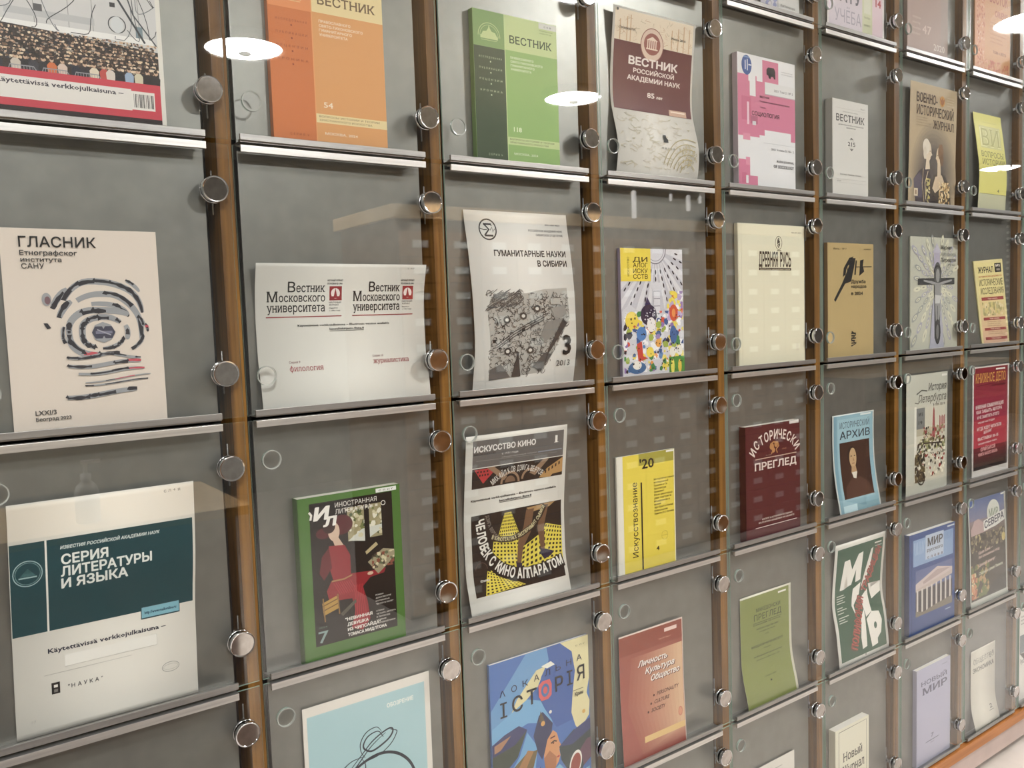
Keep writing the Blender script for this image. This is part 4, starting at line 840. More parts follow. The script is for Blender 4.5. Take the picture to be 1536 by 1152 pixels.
def a_landscape(p):
    RD = (150, 40, 46)
    for (u0, u1, t1, e0, e1) in ((0.060, 0.385, 0.175, 0.408, 0.482), (0.548, 0.840, 0.645, 0.855, 0.925)):
        p.T('В', t1, t1 + (u1 - u0) * 0.13, 0.200, 0.072, K, 0.010, True); p.T('естник', t1 + (u1 - u0) * 0.145, u1, 0.200, 0.060, K, 0.010, True)
        p.T('М', u0, u0 + (u1 - u0) * 0.19, 0.268, 0.072, K, 0.010, True); p.T('осковского', u0 + (u1 - u0) * 0.205, u1, 0.268, 0.058, K, 0.010, True)
        p.T('университета', u0, u1, 0.340, 0.062, K, 0.010, True)
        p.R(u0 - 0.005, 0.372, e1 - 0.002, 0.379, RD)
        p.R(e0 + 0.002, 0.160, e1, 0.262, RD); p.E((e0 + e1) / 2, 0.211, 0.026, 0.028, (226, 214, 206)); p.P([((e0 + e1) / 2 - .012, 0.245), ((e0 + e1) / 2, 0.172), ((e0 + e1) / 2 + .012, 0.245)], RD); p.R((e0 + e1) / 2 - .02, .232, (e0 + e1) / 2 + .02, .246, RD)
        p.T('НАУЧНЫЙ ЖУРНАЛ', e0 - 0.012, e1 + 0.004, 0.125, 0.014, K, 0.02); p.T('ОСНОВАН В 1946', e0 - 0.012, e1 + 0.002, 0.147, 0.012, K, 0.02)
        p.T('НАУЧНЫЙ', e0, e1 - 0.004, 0.282, 0.012, K, 0.0); p.T('ЖУРНАЛ', e0, e1 - 0.02, 0.300, 0.012, K, 0.0); p.T('Издается', e0, e1 - 0.025, 0.322, 0.010, K, 0.0); p.T('с 1946 года', e0, e1 - 0.01, 0.340, 0.010, K, 0.0)
    p.T('Käytettävissä verkkojulkaisuna – Electronic version available', 0.225, 0.770, 0.445, 0.015, K, 0.022); p.T('kansalliskirjasto.finna.fi', 0.405, 0.610, 0.475, 0.015, K, 0.022); p.R(0.405, 0.482, 0.610, 0.485, K)
    p.T('Серия 9', 0.163, 0.225, 0.705, 0.016, (130, 70, 72), 0.0, True); p.T('филология', 0.163, 0.353, 0.762, 0.040, (160, 60, 66), 0.0, True)
    p.T('Серия 10', 0.652, 0.718, 0.690, 0.016, (130, 70, 72), 0.0, True); p.T('журналистика', 0.652, 0.880, 0.738, 0.036, (160, 60, 66), 0.0, True)
    p.T('с п г', 0.88, 0.925, 0.035, 0.012, (150, 148, 142))

def a_siberia(p):
    p.ring(0.205, 0.105, 0.078, 0.011, K); p.L([(0.175, 0.075), (0.24, 0.075), (0.24, 0.085)], 0.012, K); p.L([(0.17, 0.072), (0.215, 0.105), (0.17, 0.140)], 0.014, K); p.L([(0.17, 0.140), (0.25, 0.140)], 0.014, K); p.L([(0.135, 0.10), (0.17, 0.108), (0.2, 0.105)], 0.006, K); p.L([(0.225, 0.11), (0.245, 0.09), (0.25, 0.12), (0.27, 0.10)], 0.006, K)
    p.T('ISSN 0869-8651', 0.77, 0.92, 0.070, 0.009, (90, 88, 86), 0.01); p.T('РОССИЙСКАЯ АКАДЕМИЯ НАУК', 0.595, 0.94, 0.108, 0.012, (70, 68, 66), 0.01); p.T('СИБИРСКОЕ ОТДЕЛЕНИЕ', 0.665, 0.94, 0.133, 0.012, (70, 68, 66), 0.01)
    p.T('ГУМАНИТАРНЫЕ НАУКИ', 0.235, 0.945, 0.255, 0.034, K, 0.032); p.T('В СИБИРИ', 0.645, 0.945, 0.312, 0.034, K, 0.032)
    GR = (150, 148, 142)
    p.P([(0.13, 0.56), (0.16, 0.50), (0.26, 0.46), (0.50, 0.47), (0.70, 0.445), (0.92, 0.44), (0.935, 0.62), (0.66, 0.935), (0.14, 0.96), (0.14, 0.75)], (168, 166, 158))
    r = random.Random(8); bag = []
    def inside(u, v): return 0.14 < u < 0.92 and 0.47 < v < 0.94 and v < 0.935 - max(0, (u - 0.66)) * 1.12
    for i in range(760):
        u, v = r.uniform(0.14, 0.92), r.uniform(0.47, 0.95)
        if not inside(u, v): continue
        a = r.uniform(0, 360); q = r.uniform(0.008, 0.026); sp_ = r.uniform(90, 200)
        p.ring(u, v, q, r.uniform(0.003, 0.007), r.choice(((52, 50, 50), (84, 82, 80), (110, 108, 104))), a, a + sp_, n=5, sq=r.uniform(0.5, 1.4))
    for i in range(70):
        u = r.uniform(0.10, 0.4); v = 0.47 + 0.10 * r.random(); p.L([(u, v), (u + 0.08, v - 0.02 - 0.02 * r.random())], 0.004, (84, 82, 80))
    for k, dd in enumerate((0, 0.014, 0.028)): p.L([(0.20, 0.76 + dd), (0.36, 0.69 + dd), (0.55, 0.63 + dd), (0.66, 0.60 + dd)], 0.006, (60, 58, 58))
    p.P([(0.62, 0.73), (0.68, 0.64), (0.86, 0.62), (0.76, 0.72), (0.66, 0.76)], (128, 126, 120)); p.P([(0.74, 0.56), (0.88, 0.54), (0.90, 0.60), (0.78, 0.63)], (140, 138, 132)); p.R(0.74, 0.50, 0.84, 0.535, (170, 168, 160))
    p.P([(0.35, 0.95), (0.40, 0.80), (0.44, 0.95)], (60, 58, 58)); p.P([(0.55, 0.90), (0.66, 0.82), (0.74, 0.83), (0.64, 0.93)], (84, 82, 80)); p.P([(0.14, 0.90), (0.24, 0.87), (0.34, 0.95), (0.14, 0.96)], (96, 94, 92)); p.P([(0.86, 0.62), (0.70, 0.80), (0.66, 0.92), (0.70, 0.83), (0.90, 0.65)], (60, 58, 58))
    for (u, v) in ((0.30, 0.62), (0.46, 0.60), (0.60, 0.56), (0.30, 0.80), (0.52, 0.80)):
        p.E(u, v, 0.035, 0.030, (70, 68, 66), n=10); p.E(u, v, 0.018, 0.014, (200, 197, 188), n=8)
    for (u, v) in ((0.16, 0.73), (0.44, 0.67), (0.54, 0.73)): p.R(u, v, u + 0.03, v + 0.018, (44, 42, 42))
    p.T('3', 0.855, 0.940, 0.835, 0.115, K, 0.03); p.T('2013', 0.795, 0.935, 0.905, 0.036, K, 0.0)

def a_dialog(p):
    LG = (188, 188, 196); p.R(0, 0, 1, 1.04, LG); r = random.Random(5)
    for k in range(13):
        a0 = math.radians(14 * k); a1 = math.radians(14 * k + 7)
        p.P([(0.55, 0.0)] + [(min(1, max(0, 0.55 + 0.9 * math.cos(a))), min(1, max(0, 0.0 + 0.75 * math.sin(a)))) for a in (a0, a1)], (208, 208, 212))
    p.E(0.55, 0.0, 0.17, 0.17, (206, 206, 212), 0, 180); p.ring(0.55, 0.0, 0.17, 0.012, (120, 120, 130), 0, 180); p.ring(0.55, 0.0, 0.14, 0.008, (150, 150, 160), 0, 180)
    for k in range(13):
        a = math.radians(12 + 13 * k)
        for q in (0.26, 0.34, 0.42, 0.50, 0.58, 0.68):
            u, v = 0.55 + q * 1.35 * math.cos(a), q * 0.72 * math.sin(a)
            if 0.02 < u < 0.98 and v < 0.46: p.E(u, v, 0.010, 0.030, (36, 34, 46), n=8, rot=math.degrees(a) - 90)
    p.R(0, 0, 0.47, 0.26, (228, 204, 30))
    for i, t in enumerate(('ДИ', 'АЛОГ', 'ИСКУ', 'ССТВ')): p.T(t, 0.19, 0.42, 0.105 + 0.045 * i, 0.036, (44, 40, 20), 0.012)
    p.TP('ИСКУССТВО', (0.13, 0.22), (0.13, 0.07), 0.03, (60, 54, 20))
    p.P([(0.46, 0.30), (0.50, 0.27), (0.62, 0.27), (0.66, 0.30), (0.61, 0.34), (0.61, 0.60), (0.51, 0.60), (0.51, 0.34)], (206, 206, 212)); 
    for v in (0.34, 0.40, 0.46, 0.52): p.L([(0.51, v), (0.61, v)], 0.008, (130, 130, 142))
    p.P([(0.0, 1.0), (0.0, 0.50), (0.12, 0.44), (0.3, 0.52), (0.6, 0.60), (0.75, 0.42), (1.0, 0.36), (1.0, 1.04), (0, 1.04)], (200, 200, 206))
    p.blobs(0.02, 0.50, 0.99, 0.99, 210, [(228, 204, 40), (226, 206, 70), (70, 120, 176), (50, 86, 140), (58, 130, 70), (206, 74, 46), (226, 140, 50), (140, 110, 170), (230, 230, 230), (40, 36, 52), (232, 232, 232), (150, 170, 60)], 0.018, 0.050, 12)
    p.blobs(0.72, 0.34, 0.99, 0.60, 46, [(228, 204, 40), (226, 210, 60), (150, 120, 176), (180, 160, 200), (210, 90, 50), (232, 232, 232)], 0.02, 0.05, 13)
    p.P([(0.36, 0.46), (0.40, 0.385), (0.48, 0.47)], (52, 44, 84)); p.E(0.42, 0.53, 0.13, 0.12, (44, 38, 66)); p.E(0.46, 0.61, 0.07, 0.085, (226, 222, 220)); p.blobs(0.33, 0.48, 0.52, 0.58, 16, [(220, 220, 226)], 0.006, 0.012, 3)
    p.E(0.15, 0.57, 0.10, 0.10, (228, 200, 30)); p.E(0.14, 0.56, 0.012, 0.016, K, n=8); p.E(0.20, 0.555, 0.012, 0.016, K, n=8); p.E(0.19, 0.62, 0.02, 0.014, (190, 70, 40), n=8)
    p.E(0.83, 0.52, 0.07, 0.10, (206, 78, 40)); p.E(0.83, 0.52, 0.03, 0.05, (226, 140, 60)); p.E(0.82, 0.70, 0.06, 0.11, (60, 100, 156)); p.E(0.30, 0.68, 0.08, 0.08, (70, 124, 186)); p.P([(0.22, 0.76), (0.30, 0.74), (0.32, 0.86), (0.40, 0.88), (0.24, 0.90)], (196, 60, 44))
    p.E(0.43, 0.83, 0.06, 0.06, (230, 206, 50)); p.E(0.57, 0.76, 0.05, 0.05, (226, 160, 60)); p.R(0.74, 0.88, 1.0, 1.04, (70, 140, 56)); p.E(0.80, 0.96, 0.03, 0.09, (226, 214, 70)); p.E(0.92, 0.96, 0.03, 0.08, (226, 190, 50)); p.E(0.80, 0.84, 0.05, 0.06, WH); p.E(0.92, 0.83, 0.05, 0.06, WH); p.E(0.22, 0.95, 0.14, 0.07, (60, 104, 150)); p.E(0.22, 0.93, 0.07, 0.05, WH)
    p.blobs(0.03, 0.50, 0.98, 0.99, 120, [(30, 28, 34)], 0.004, 0.012, 31)

def a_cream(p):
    p.ring(0.60, 0.13, 0.050, 0.006, (80, 74, 60), sq=1.25); p.E(0.60, 0.13, 0.022, 0.05, (70, 64, 54), n=10); p.L([(0.60, 0.10), (0.63, 0.125), (0.585, 0.14), (0.61, 0.16)], 0.008, (225, 220, 190)); p.R(0.575, 0.183, 0.635, 0.189, (90, 84, 70))
    p.T('ДРЕВНЯЯ', 0.30, 0.585, 0.302, 0.104, (40, 34, 30), 0.026); p.T('РУСЬ', 0.62, 0.79, 0.302, 0.104, (40, 34, 30), 0.026); p.R(0.30, 0.312, 0.79, 0.330, (50, 40, 34)); p.T('ВОПРОСЫ МЕДИЕВИСТИКИ', 0.32, 0.77, 0.327, 0.009, (200, 190, 160), 0.02)
    p.T('ISSN 2071-9574', 0.80, 0.95, 0.055, 0.009, (110, 104, 90), 0.02); p.R(0.86, 0.87, 0.90, 0.93, (208, 202, 176)); p.L([(0.05, 0), (0.05, 1.04)], 0.004, (204, 198, 170))

def a_kraft(p):
    p.E(0.47, 0.20, 0.075, 0.075, K, rot=-20); p.E(0.455, 0.215, 0.035, 0.032, (178, 152, 92), rot=-20)
    p.P([(0.52, 0.13), (0.60, 0.13), (0.56, 0.22), (0.50, 0.34), (0.37, 0.36), (0.16, 0.52), (0.13, 0.50), (0.30, 0.36), (0.40, 0.26)], K); p.P([(0.34, 0.22), (0.46, 0.13), (0.56, 0.115), (0.50, 0.15), (0.40, 0.22), (0.38, 0.28), (0.32, 0.30)], K)
    p.P([(0.60, 0.15), (0.63, 0.15), (0.60, 0.28), (0.57, 0.28)], K); p.L([(0.58, 0.21), (0.96, 0.205)], 0.012, K); p.P([(0.70, 0.15), (0.78, 0.14), (0.76, 0.20), (0.79, 0.25), (0.68, 0.29)], K)
    p.T('Дружба', 0.50, 0.82, 0.355, 0.030, (50, 42, 28), 0.03); p.T('народов', 0.50, 0.84, 0.398, 0.028, (50, 42, 28), 0.03); p.T('в 2024', 0.50, 0.76, 0.460, 0.028, (50, 42, 28), 0.04)
    p.T('Июнь – № 7', 0.12, 0.40, 0.060, 0.018, (90, 76, 46), 0.01); p.T('альманах', 0.78, 0.95, 0.055, 0.014, (90, 76, 46), 0.01)
    for i, w_ in enumerate((0.10, 0.07, 0.10, 0.08, 0.11)): p.R(0.50, 0.80 + 0.022 * i, 0.50 + w_, 0.812 + 0.022 * i, K)
    p.L([(0.51, 0.79), (0.60, 0.82), (0.50, 0.86), (0.60, 0.90), (0.50, 0.92)], 0.02, K)

def a_cross(p):
    r = random.Random(3); p.R(0.0, 0, 1, 1.04, (182, 182, 164))
    for k in range(26):
        a = 2 * math.pi * (k + 0.5) / 26
        for q in (0.20, 0.34, 0.50, 0.66, 0.85):
            u, v = 0.55 + q * 0.85 * math.cos(a), 0.42 + q * 0.80 * math.sin(a)
            if 0.04 < u < 0.96 and 0.03 < v < 0.97:
                p.E(u, v, 0.016 + 0.025 * q, 0.05 + 0.05 * q, r.choice(((150, 152, 148), (160, 158, 172), (206, 204, 176))), n=8, rot=math.degrees(a) - 90)
                p.E(u, v, 0.010 + 0.012 * q, 0.028 + 0.03 * q, r.choice(((204, 202, 176), (196, 194, 170))), n=8, rot=math.degrees(a) - 90); p.E(u, v, 0.006, 0.014 + 0.02 * q, (140, 140, 128), n=6, rot=math.degrees(a) - 90)
    p.P([(0.38, 1.04), (0.46, 0.56), (0.62, 0.56), (0.70, 1.04)], (166, 166, 178)); p.R(0.47, 0.12, 0.60, 0.30, (166, 160, 176)); p.P([(0.44, 0.14), (0.535, 0.05), (0.63, 0.14)], (176, 172, 186))
    p.P([(0.14, 0.372), (0.92, 0.365), (0.92, 0.425), (0.14, 0.430)], (62, 62, 62)); p.P([(0.475, 0.29), (0.63, 0.29), (0.60, 0.92), (0.49, 0.92)], (66, 66, 66))
    p.E(0.55, 0.33, 0.075, 0.13, (84, 84, 84)); p.E(0.555, 0.345, 0.04, 0.075, (142, 142, 138)); p.ring(0.55, 0.32, 0.075, 0.02, (50, 50, 50), 180, 360)
    p.P([(0.26, 0.385), (0.42, 0.395), (0.56, 0.415), (0.70, 0.395), (0.86, 0.38), (0.86, 0.395), (0.66, 0.425), (0.46, 0.425), (0.26, 0.398)], (150, 150, 148))
    p.P([(0.49, 0.42), (0.63, 0.42), (0.61, 0.55), (0.62, 0.66), (0.58, 0.78), (0.52, 0.78), (0.50, 0.62)], (140, 140, 138)); p.P([(0.50, 0.52), (0.63, 0.53), (0.60, 0.60), (0.50, 0.60)], (190, 190, 186)); p.L([(0.555, 0.62), (0.55, 0.78)], 0.012, (70, 70, 70)); p.E(0.555, 0.86, 0.065, 0.14, (58, 58, 58)); p.E(0.555, 0.86, 0.03, 0.08, (110, 110, 108))
    p.T('Журнал', 0.62, 0.85, 0.105, 0.036, (70, 68, 62), 0.02); p.T('Московской', 0.62, 0.95, 0.165, 0.034, (150, 150, 138), 0.02); p.T('Патриархии', 0.62, 0.95, 0.218, 0.034, (90, 88, 80), 0.02); p.T('№ 4 2024', 0.78, 0.93, 0.255, 0.016, (80, 78, 72))

def a_research(p):
    p.R(0.06, 0.03, 0.94, 0.42, (222, 208, 134)); p.grad(0.06, 0.42, 0.94, 1.04, (222, 206, 134), (216, 172, 140), 10)
    p.T('ЖУРНАЛ', 0.12, 0.64, 0.150, 0.070, K, 0.02); p.R(0.70, 0.045, 0.93, 0.155, (40, 36, 34)); p.T('№3', 0.74, 0.89, 0.09, 0.03, (230, 220, 200), 0.03); p.R(0.76, 0.11, 0.88, 0.135, (150, 140, 120))
    p.T('исторических документов', 0.12, 0.93, 0.205, 0.022, (190, 110, 60), 0.02); p.T('ИСТОРИЧЕСКИЕ', 0.12, 0.94, 0.310, 0.080, (60, 54, 34), 0.004); p.T('ИССЛЕДОВАНИЯ', 0.14, 0.95, 0.412, 0.078, (60, 54, 34), 0.004)
    for v0, v1 in ((0.450, 0.490), (0.700, 0.735), (0.830, 0.862), (0.945, 0.980)): p.R(0.14, v0, 0.92, v1, (156, 54, 50)); p.T('ТЕМА НОМЕРА', 0.35, 0.70, v1 - 0.010, 0.016, (226, 200, 170), 0.02)
    p.blobs(0.14, 0.51, 0.90, 0.68, 60, [(206, 190, 110), (186, 176, 120), (226, 210, 160), (170, 160, 100)], 0.02, 0.05, 5)
    p.words(0.25, 0.80, 0.760, 3, 0.025, 0.012, (150, 110, 80), 3); p.words(0.25, 0.80, 0.885, 2, 0.025, 0.012, (150, 110, 80), 4)

def a_series(p):
    T_ = (22, 66, 72); p.R(0.004, 0.170, 0.985, 0.578, T_); p.R(0.178, 0.170, 0.188, 0.578, WH)
    p.T('ИЗВЕСТИЯ РОССИЙСКОЙ АКАДЕМИИ НАУК', 0.255, 0.790, 0.218, 0.014, (206, 214, 208), 0.03, shear=0.22)
    p.T('СЕРИЯ', 0.258, 0.505, 0.285, 0.042, (222, 224, 216), 0.03); p.T('ЛИТЕРАТУРЫ', 0.255, 0.745, 0.338, 0.042, (222, 224, 216), 0.03); p.T('И ЯЗЫКА', 0.255, 0.610, 0.391, 0.042, (222, 224, 216), 0.03)
    p.ring(0.090, 0.300, 0.072, 0.005, (150, 176, 176)); p.ring(0.090, 0.300, 0.062, 0.003, (110, 146, 146)); p.P([(0.05, 0.312), (0.065, 0.298), (0.082, 0.298), (0.090, 0.278), (0.098, 0.298), (0.115, 0.298), (0.13, 0.312)], (56, 98, 100)); p.R(0.045, 0.314, 0.135, 0.320, (140, 170, 170))
    p.R(0.680, 0.558, 0.905, 0.618, (40, 70, 76)); p.R(0.684, 0.562, 0.901, 0.612, (120, 176, 190)); p.T('http://www.maikonline.ru', 0.70, 0.885, 0.595, 0.014, (20, 60, 80), 0.03)
    p.T('Käytettävissä verkkojulkaisuna –', 0.175, 0.820, 0.678, 0.021, (40, 44, 60), 0.022)
    p.R(0.26, 0.700, 0.765, 0.750, (228, 225, 215)); p.L([(0.26, 0.751), (0.765, 0.751)], 0.002, (190, 186, 176)); p.L([(0.765, 0.70), (0.765, 0.75)], 0.002, (200, 196, 186)); p.L([(0.15, 0.772), (0.62, 0.772)], 0.002, (170, 166, 158))
    p.R(0.185, 0.812, 0.228, 0.862, K); p.R(0.197, 0.822, 0.217, 0.834, WH); p.R(0.197, 0.842, 0.217, 0.855, (120, 118, 112)); p.T('"НАУКА"', 0.270, 0.455, 0.852, 0.018, (70, 70, 74), 0.008, sp=1.5)
    p.ring(0.840, 0.870, 0.050, 0.003, (170, 168, 162), sq=0.6); p.ring(0.840, 0.870, 0.042, 0.002, (190, 188, 180), sq=0.4)
    p.T('с л + я', 0.825, 0.92, 0.035, 0.016, (150, 146, 136)); p.T('47', 0.07, 0.10, 0.97, 0.014, (200, 196, 186))

def a_red_dress(p):
    # a plain seated figure in red stands in for the painting on the cover
    p.R(0.105, 0.040, 0.915, 0.935, (26, 20, 18)); r = random.Random(9)
    p.R(0.46, 0.10, 0.80, 0.315, (150, 140, 100)); p.blobs(0.46, 0.12, 0.80, 0.30, 90, [(196, 188, 150), (110, 116, 60), (160, 150, 110), (70, 84, 50), (216, 212, 190)], 0.012, 0.03, 4); p.P([(0.46, 0.31), (0.60, 0.25), (0.80, 0.24), (0.80, 0.27), (0.62, 0.33)], (196, 198, 186))
    p.R(0.625, 0.09, 0.675, 0.35, (24, 20, 18)); p.R(0.80, 0.09, 0.83, 0.35, (28, 22, 20))
    for k in range(7): p.R(0.44 + 0.05 * k, 0.105, 0.465 + 0.05 * k, 0.120, (206, 200, 180))
    p.E(0.40, 0.20, 0.11, 0.09, (84, 20, 28)); p.E(0.23, 0.235, 0.075, 0.05, (84, 20, 28)); p.E(0.325, 0.235, 0.055, 0.085, (206, 176, 150)); p.P([(0.30, 0.27), (0.36, 0.27), (0.42, 0.34), (0.33, 0.33)], (202, 170, 144)); p.E(0.28, 0.20, 0.06, 0.06, (50, 24, 22))
    RD = (140, 22, 34); R2 = (170, 34, 44)
    p.P([(0.27, 0.32), (0.42, 0.33), (0.47, 0.40), (0.47, 0.53), (0.30, 0.55), (0.26, 0.44)], RD); p.P([(0.27, 0.33), (0.20, 0.38), (0.17, 0.48), (0.21, 0.53), (0.29, 0.46)], (98, 18, 28))
    p.P([(0.28, 0.54), (0.48, 0.52), (0.66, 0.53), (0.82, 0.53), (0.80, 0.56), (0.66, 0.57), (0.58, 0.62), (0.62, 0.72), (0.64, 0.84), (0.56, 0.90), (0.45, 0.87), (0.50, 0.76), (0.47, 0.68), (0.25, 0.67), (0.23, 0.60)], RD)
    for k in range(9): p.L([(0.30 + 0.02 * k, 0.56), (0.36 + 0.02 * k, 0.64)], 0.006, R2); 
    for k in range(6): p.L([(0.50 + 0.015 * k, 0.60), (0.50 + 0.018 * k, 0.74), (0.48 + 0.026 * k, 0.86)], 0.008, R2)
    p.L([(0.28, 0.545), (0.40, 0.545), (0.48, 0.53)], 0.014, (160, 120, 70)); p.E(0.66, 0.545, 0.03, 0.016, (200, 168, 140))
    p.P([(0.64, 0.47), (0.80, 0.40), (0.915, 0.42), (0.915, 0.47), (0.74, 0.56)], (150, 140, 108)); p.blobs(0.68, 0.42, 0.91, 0.52, 46, [(70, 60, 46), (200, 190, 150), (130, 70, 50), (90, 100, 70)], 0.01, 0.022, 8); p.P([(0.62, 0.40), (0.73, 0.35), (0.75, 0.37), (0.63, 0.42)], (176, 160, 116))
    p.P([(0.18, 0.67), (0.32, 0.64), (0.34, 0.72), (0.19, 0.75)], (176, 136, 52)); p.L([(0.18, 0.69), (0.33, 0.66)], 0.01, (110, 76, 30)); p.L([(0.18, 0.72), (0.33, 0.69)], 0.01, (110, 76, 30)); p.L([(0.19, 0.64), (0.20, 0.79)], 0.012, (140, 104, 50)); p.L([(0.33, 0.63), (0.34, 0.76)], 0.012, (140, 104, 50)); p.P([(0.35, 0.76), (0.50, 0.69), (0.51, 0.71), (0.37, 0.78)], (84, 80, 66))
    p.T('И', 0.135, 0.275, 0.145, 0.075, (226, 222, 212), 0.05, shear=0.20); p.T('Л', 0.225, 0.345, 0.192, 0.055, (226, 222, 212), 0.05, shear=0.2); p.L([(0.10, 0.09), (0.12, 0.11), (0.11, 0.14)], 0.02, WH)
    p.T('ИНОСТРАННАЯ', 0.345, 0.755, 0.085, 0.030, (222, 218, 208), 0.002); p.T('ЛИТЕРАТУРА', 0.345, 0.700, 0.127, 0.030, (222, 218, 208), 0.002)
    p.R(0.75, 0.008, 0.96, 0.034, (222, 224, 216)); p.T('с п н г', 0.78, 0.93, 0.027, 0.012, (90, 96, 84), 0.02); p.ring(0.82, 0.105, 0.020, 0.006, WH)
    for i, (t, a, b) in enumerate((('"НЕВИННАЯ', 0.39, 0.66), ('ДЕВУШКА', 0.41, 0.62), ('ИЗ ЧИПСАЙДА"', 0.41, 0.74), ('ТОМАСА МИДЛТОНА', 0.41, 0.80))): p.T(t, a, b, 0.815 + 0.034 * i, 0.019, (222, 218, 208), 0.03)
    p.T('7', 0.13, 0.225, 0.915, 0.075, (130, 156, 150), 0.01); p.T('2024', 0.135, 0.215, 0.825, 0.012, (90, 120, 100))
    for i, (t, b) in enumerate((('РОМАН', 0.78), ('ДЖУЗЕППЕ', 0.86), ('КУЛИККЬЯ', 0.84), ('"ВЕТЕР В ПОЛЕ"', 0.88))): p.T(t, 0.70, b, 0.700 + 0.020 * i, 0.009, (190, 186, 176), 0.02)
    for i, (t, b) in enumerate((('СТИХИ', 0.78), ('ЧЕТЫРЕ АВТОРА', 0.90), ('В ПЕРЕВОДЕ', 0.84), ('НОВЫЕ', 0.80), ('ПЕРЕВОДЧИКИ', 0.89))): p.T(t, 0.70, b, 0.805 + 0.020 * i, 0.009, (190, 186, 176), 0.02)

def a_cinema(p):
    # plain stand-in picture: yellow lattices on black; the lettering follows the cover
    GY = (98, 96, 94); YL = (214, 196, 40)
    p.R(0.065, 0.030, 0.965, 0.185, GY); p.T('ИСКУССТВО КИНО', 0.075, 0.675, 0.095, 0.032, (214, 212, 206), 0.035); p.T('1', 0.865, 0.91, 0.100, 0.045, (222, 220, 212), 0.01, True)
    p.T('КИНОИСКУССТВО', 0.075, 0.28, 0.114, 0.012, (50, 48, 46), 0.03); p.T('с 1931 года', 0.34, 0.50, 0.126, 0.011, (190, 188, 182), 0.02); p.words(0.34, 0.70, 0.145, 1, 0.02, 0.007, (160, 158, 152)); p.R(0.70, 0.140, 0.95, 0.146, (130, 140, 150)); p.L([(0.10, 0.145), (0.90, 0.16)], 0.003, (130, 128, 124))
    p.R(0.065, 0.190, 0.965, 0.305, (38, 32, 30)); p.P([(0.085, 0.195), (0.25, 0.195), (0.26, 0.225), (0.17, 0.28)], (176, 44, 48))
    for k in range(4): p.R(0.11 + 0.03 * k, 0.205, 0.125 + 0.03 * k, 0.215, (50, 24, 24)); p.R(0.13 + 0.025 * k, 0.225, 0.145 + 0.025 * k, 0.236, (50, 24, 24))
    p.ring(0.43, 0.30, 0.085, 0.02, (150, 120, 92), 180, 360); p.E(0.43, 0.295, 0.05, 0.05, (120, 92, 70), 180, 360); p.P([(0.20, 0.19), (0.27, 0.19), (0.40, 0.26), (0.37, 0.28)], (140, 112, 86)); p.P([(0.62, 0.26), (0.76, 0.19), (0.82, 0.19), (0.68, 0.28)], (140, 112, 86)); p.ring(0.62, 0.29, 0.07, 0.02, (150, 120, 92), 180, 300)
    p.TA('МИХАЙЛ КОВ ДЗИГА ВЕРТОВ', [(0.26, 0.30), (0.33, 0.265), (0.44, 0.238), (0.56, 0.236), (0.66, 0.255), (0.75, 0.29)], 0.045, (206, 202, 192), 0.02)
    p.P([(0.72, 0.30), (0.80, 0.25), (0.965, 0.195), (0.965, 0.285), (0.86, 0.29), (0.84, 0.305)], (176, 134, 76))
    for k in range(5): p.P([(0.78 + .035 * k, 0.262 - .010 * k), (0.795 + .035 * k, 0.257 - .010 * k), (0.795 + .035 * k, 0.275 - .010 * k), (0.78 + .035 * k, 0.280 - .010 * k)], (50, 36, 26))
    p.T('Käytettävissä verkkojulkaisuna – Electronic version available', 0.060, 0.905, 0.378, 0.013, K, 0.025); p.T('kansalliskirjasto.finna.fi', 0.330, 0.650, 0.402, 0.013, K, 0.025); p.R(0.33, 0.406, 0.65, 0.409, K)
    v0, v1 = 0.460, 0.925; p.R(0.065, v0, 0.965, v1, (38, 32, 30))
    def lattice(A, B, C, D, nu, nv, col, gap=(38, 32, 30), k=0.55):
        """yellow quad with dark openings; corners clockwise from top left"""
        p.P([A, B, C, D], col)
        def q(a, b):
            t0 = (A[0] + (B[0] - A[0]) * a, A[1] + (B[1] - A[1]) * a); t1 = (D[0] + (C[0] - D[0]) * a, D[1] + (C[1] - D[1]) * a)
            return (t0[0] + (t1[0] - t0[0]) * b, t0[1] + (t1[1] - t0[1]) * b)
        V, F = [], []
        for i in range(nu):
            for j in range(nv):
                a0, a1, b0, b1 = (i + .5 - k / 2) / nu, (i + .5 + k / 2) / nu, (j + .5 - k / 2) / nv, (j + .5 + k / 2) / nv
                o = len(V); V += [q(a0, b0), q(a1, b0), q(a1, b1), q(a0, b1)]; F.append((o, o + 1, o + 2, o + 3))
        p.add(V, F, gap)
    lattice((0.385, 0.475), (0.45, 0.475), (0.60, 0.74), (0.26, 0.72), 9, 13, YL); lattice((0.27, 0.63), (0.52, 0.66), (0.56, 0.845), (0.23, 0.80), 8, 8, YL, k=0.5); lattice((0.80, 0.585), (0.965, 0.62), (0.965, 0.835), (0.62, 0.815), 7, 9, YL, k=0.52); lattice((0.55, 0.70), (0.80, 0.62), (0.80, 0.80), (0.52, 0.83), 6, 5, YL, k=0.52); lattice((0.20, 0.79), (0.40, 0.86), (0.55, 0.915), (0.155, 0.925), 9, 7, YL, k=0.5)
    p.P([(0.60, 0.47), (0.90, 0.46), (0.84, 0.485), (0.66, 0.50)], (170, 134, 84)); p.P([(0.60, 0.48), (0.68, 0.48), (0.64, 0.62), (0.56, 0.70), (0.53, 0.80), (0.49, 0.80), (0.51, 0.66), (0.57, 0.58)], (110, 80, 56)); p.P([(0.76, 0.47), (0.83, 0.47), (0.78, 0.60), (0.78, 0.74), (0.74, 0.74), (0.71, 0.60)], (110, 80, 56))
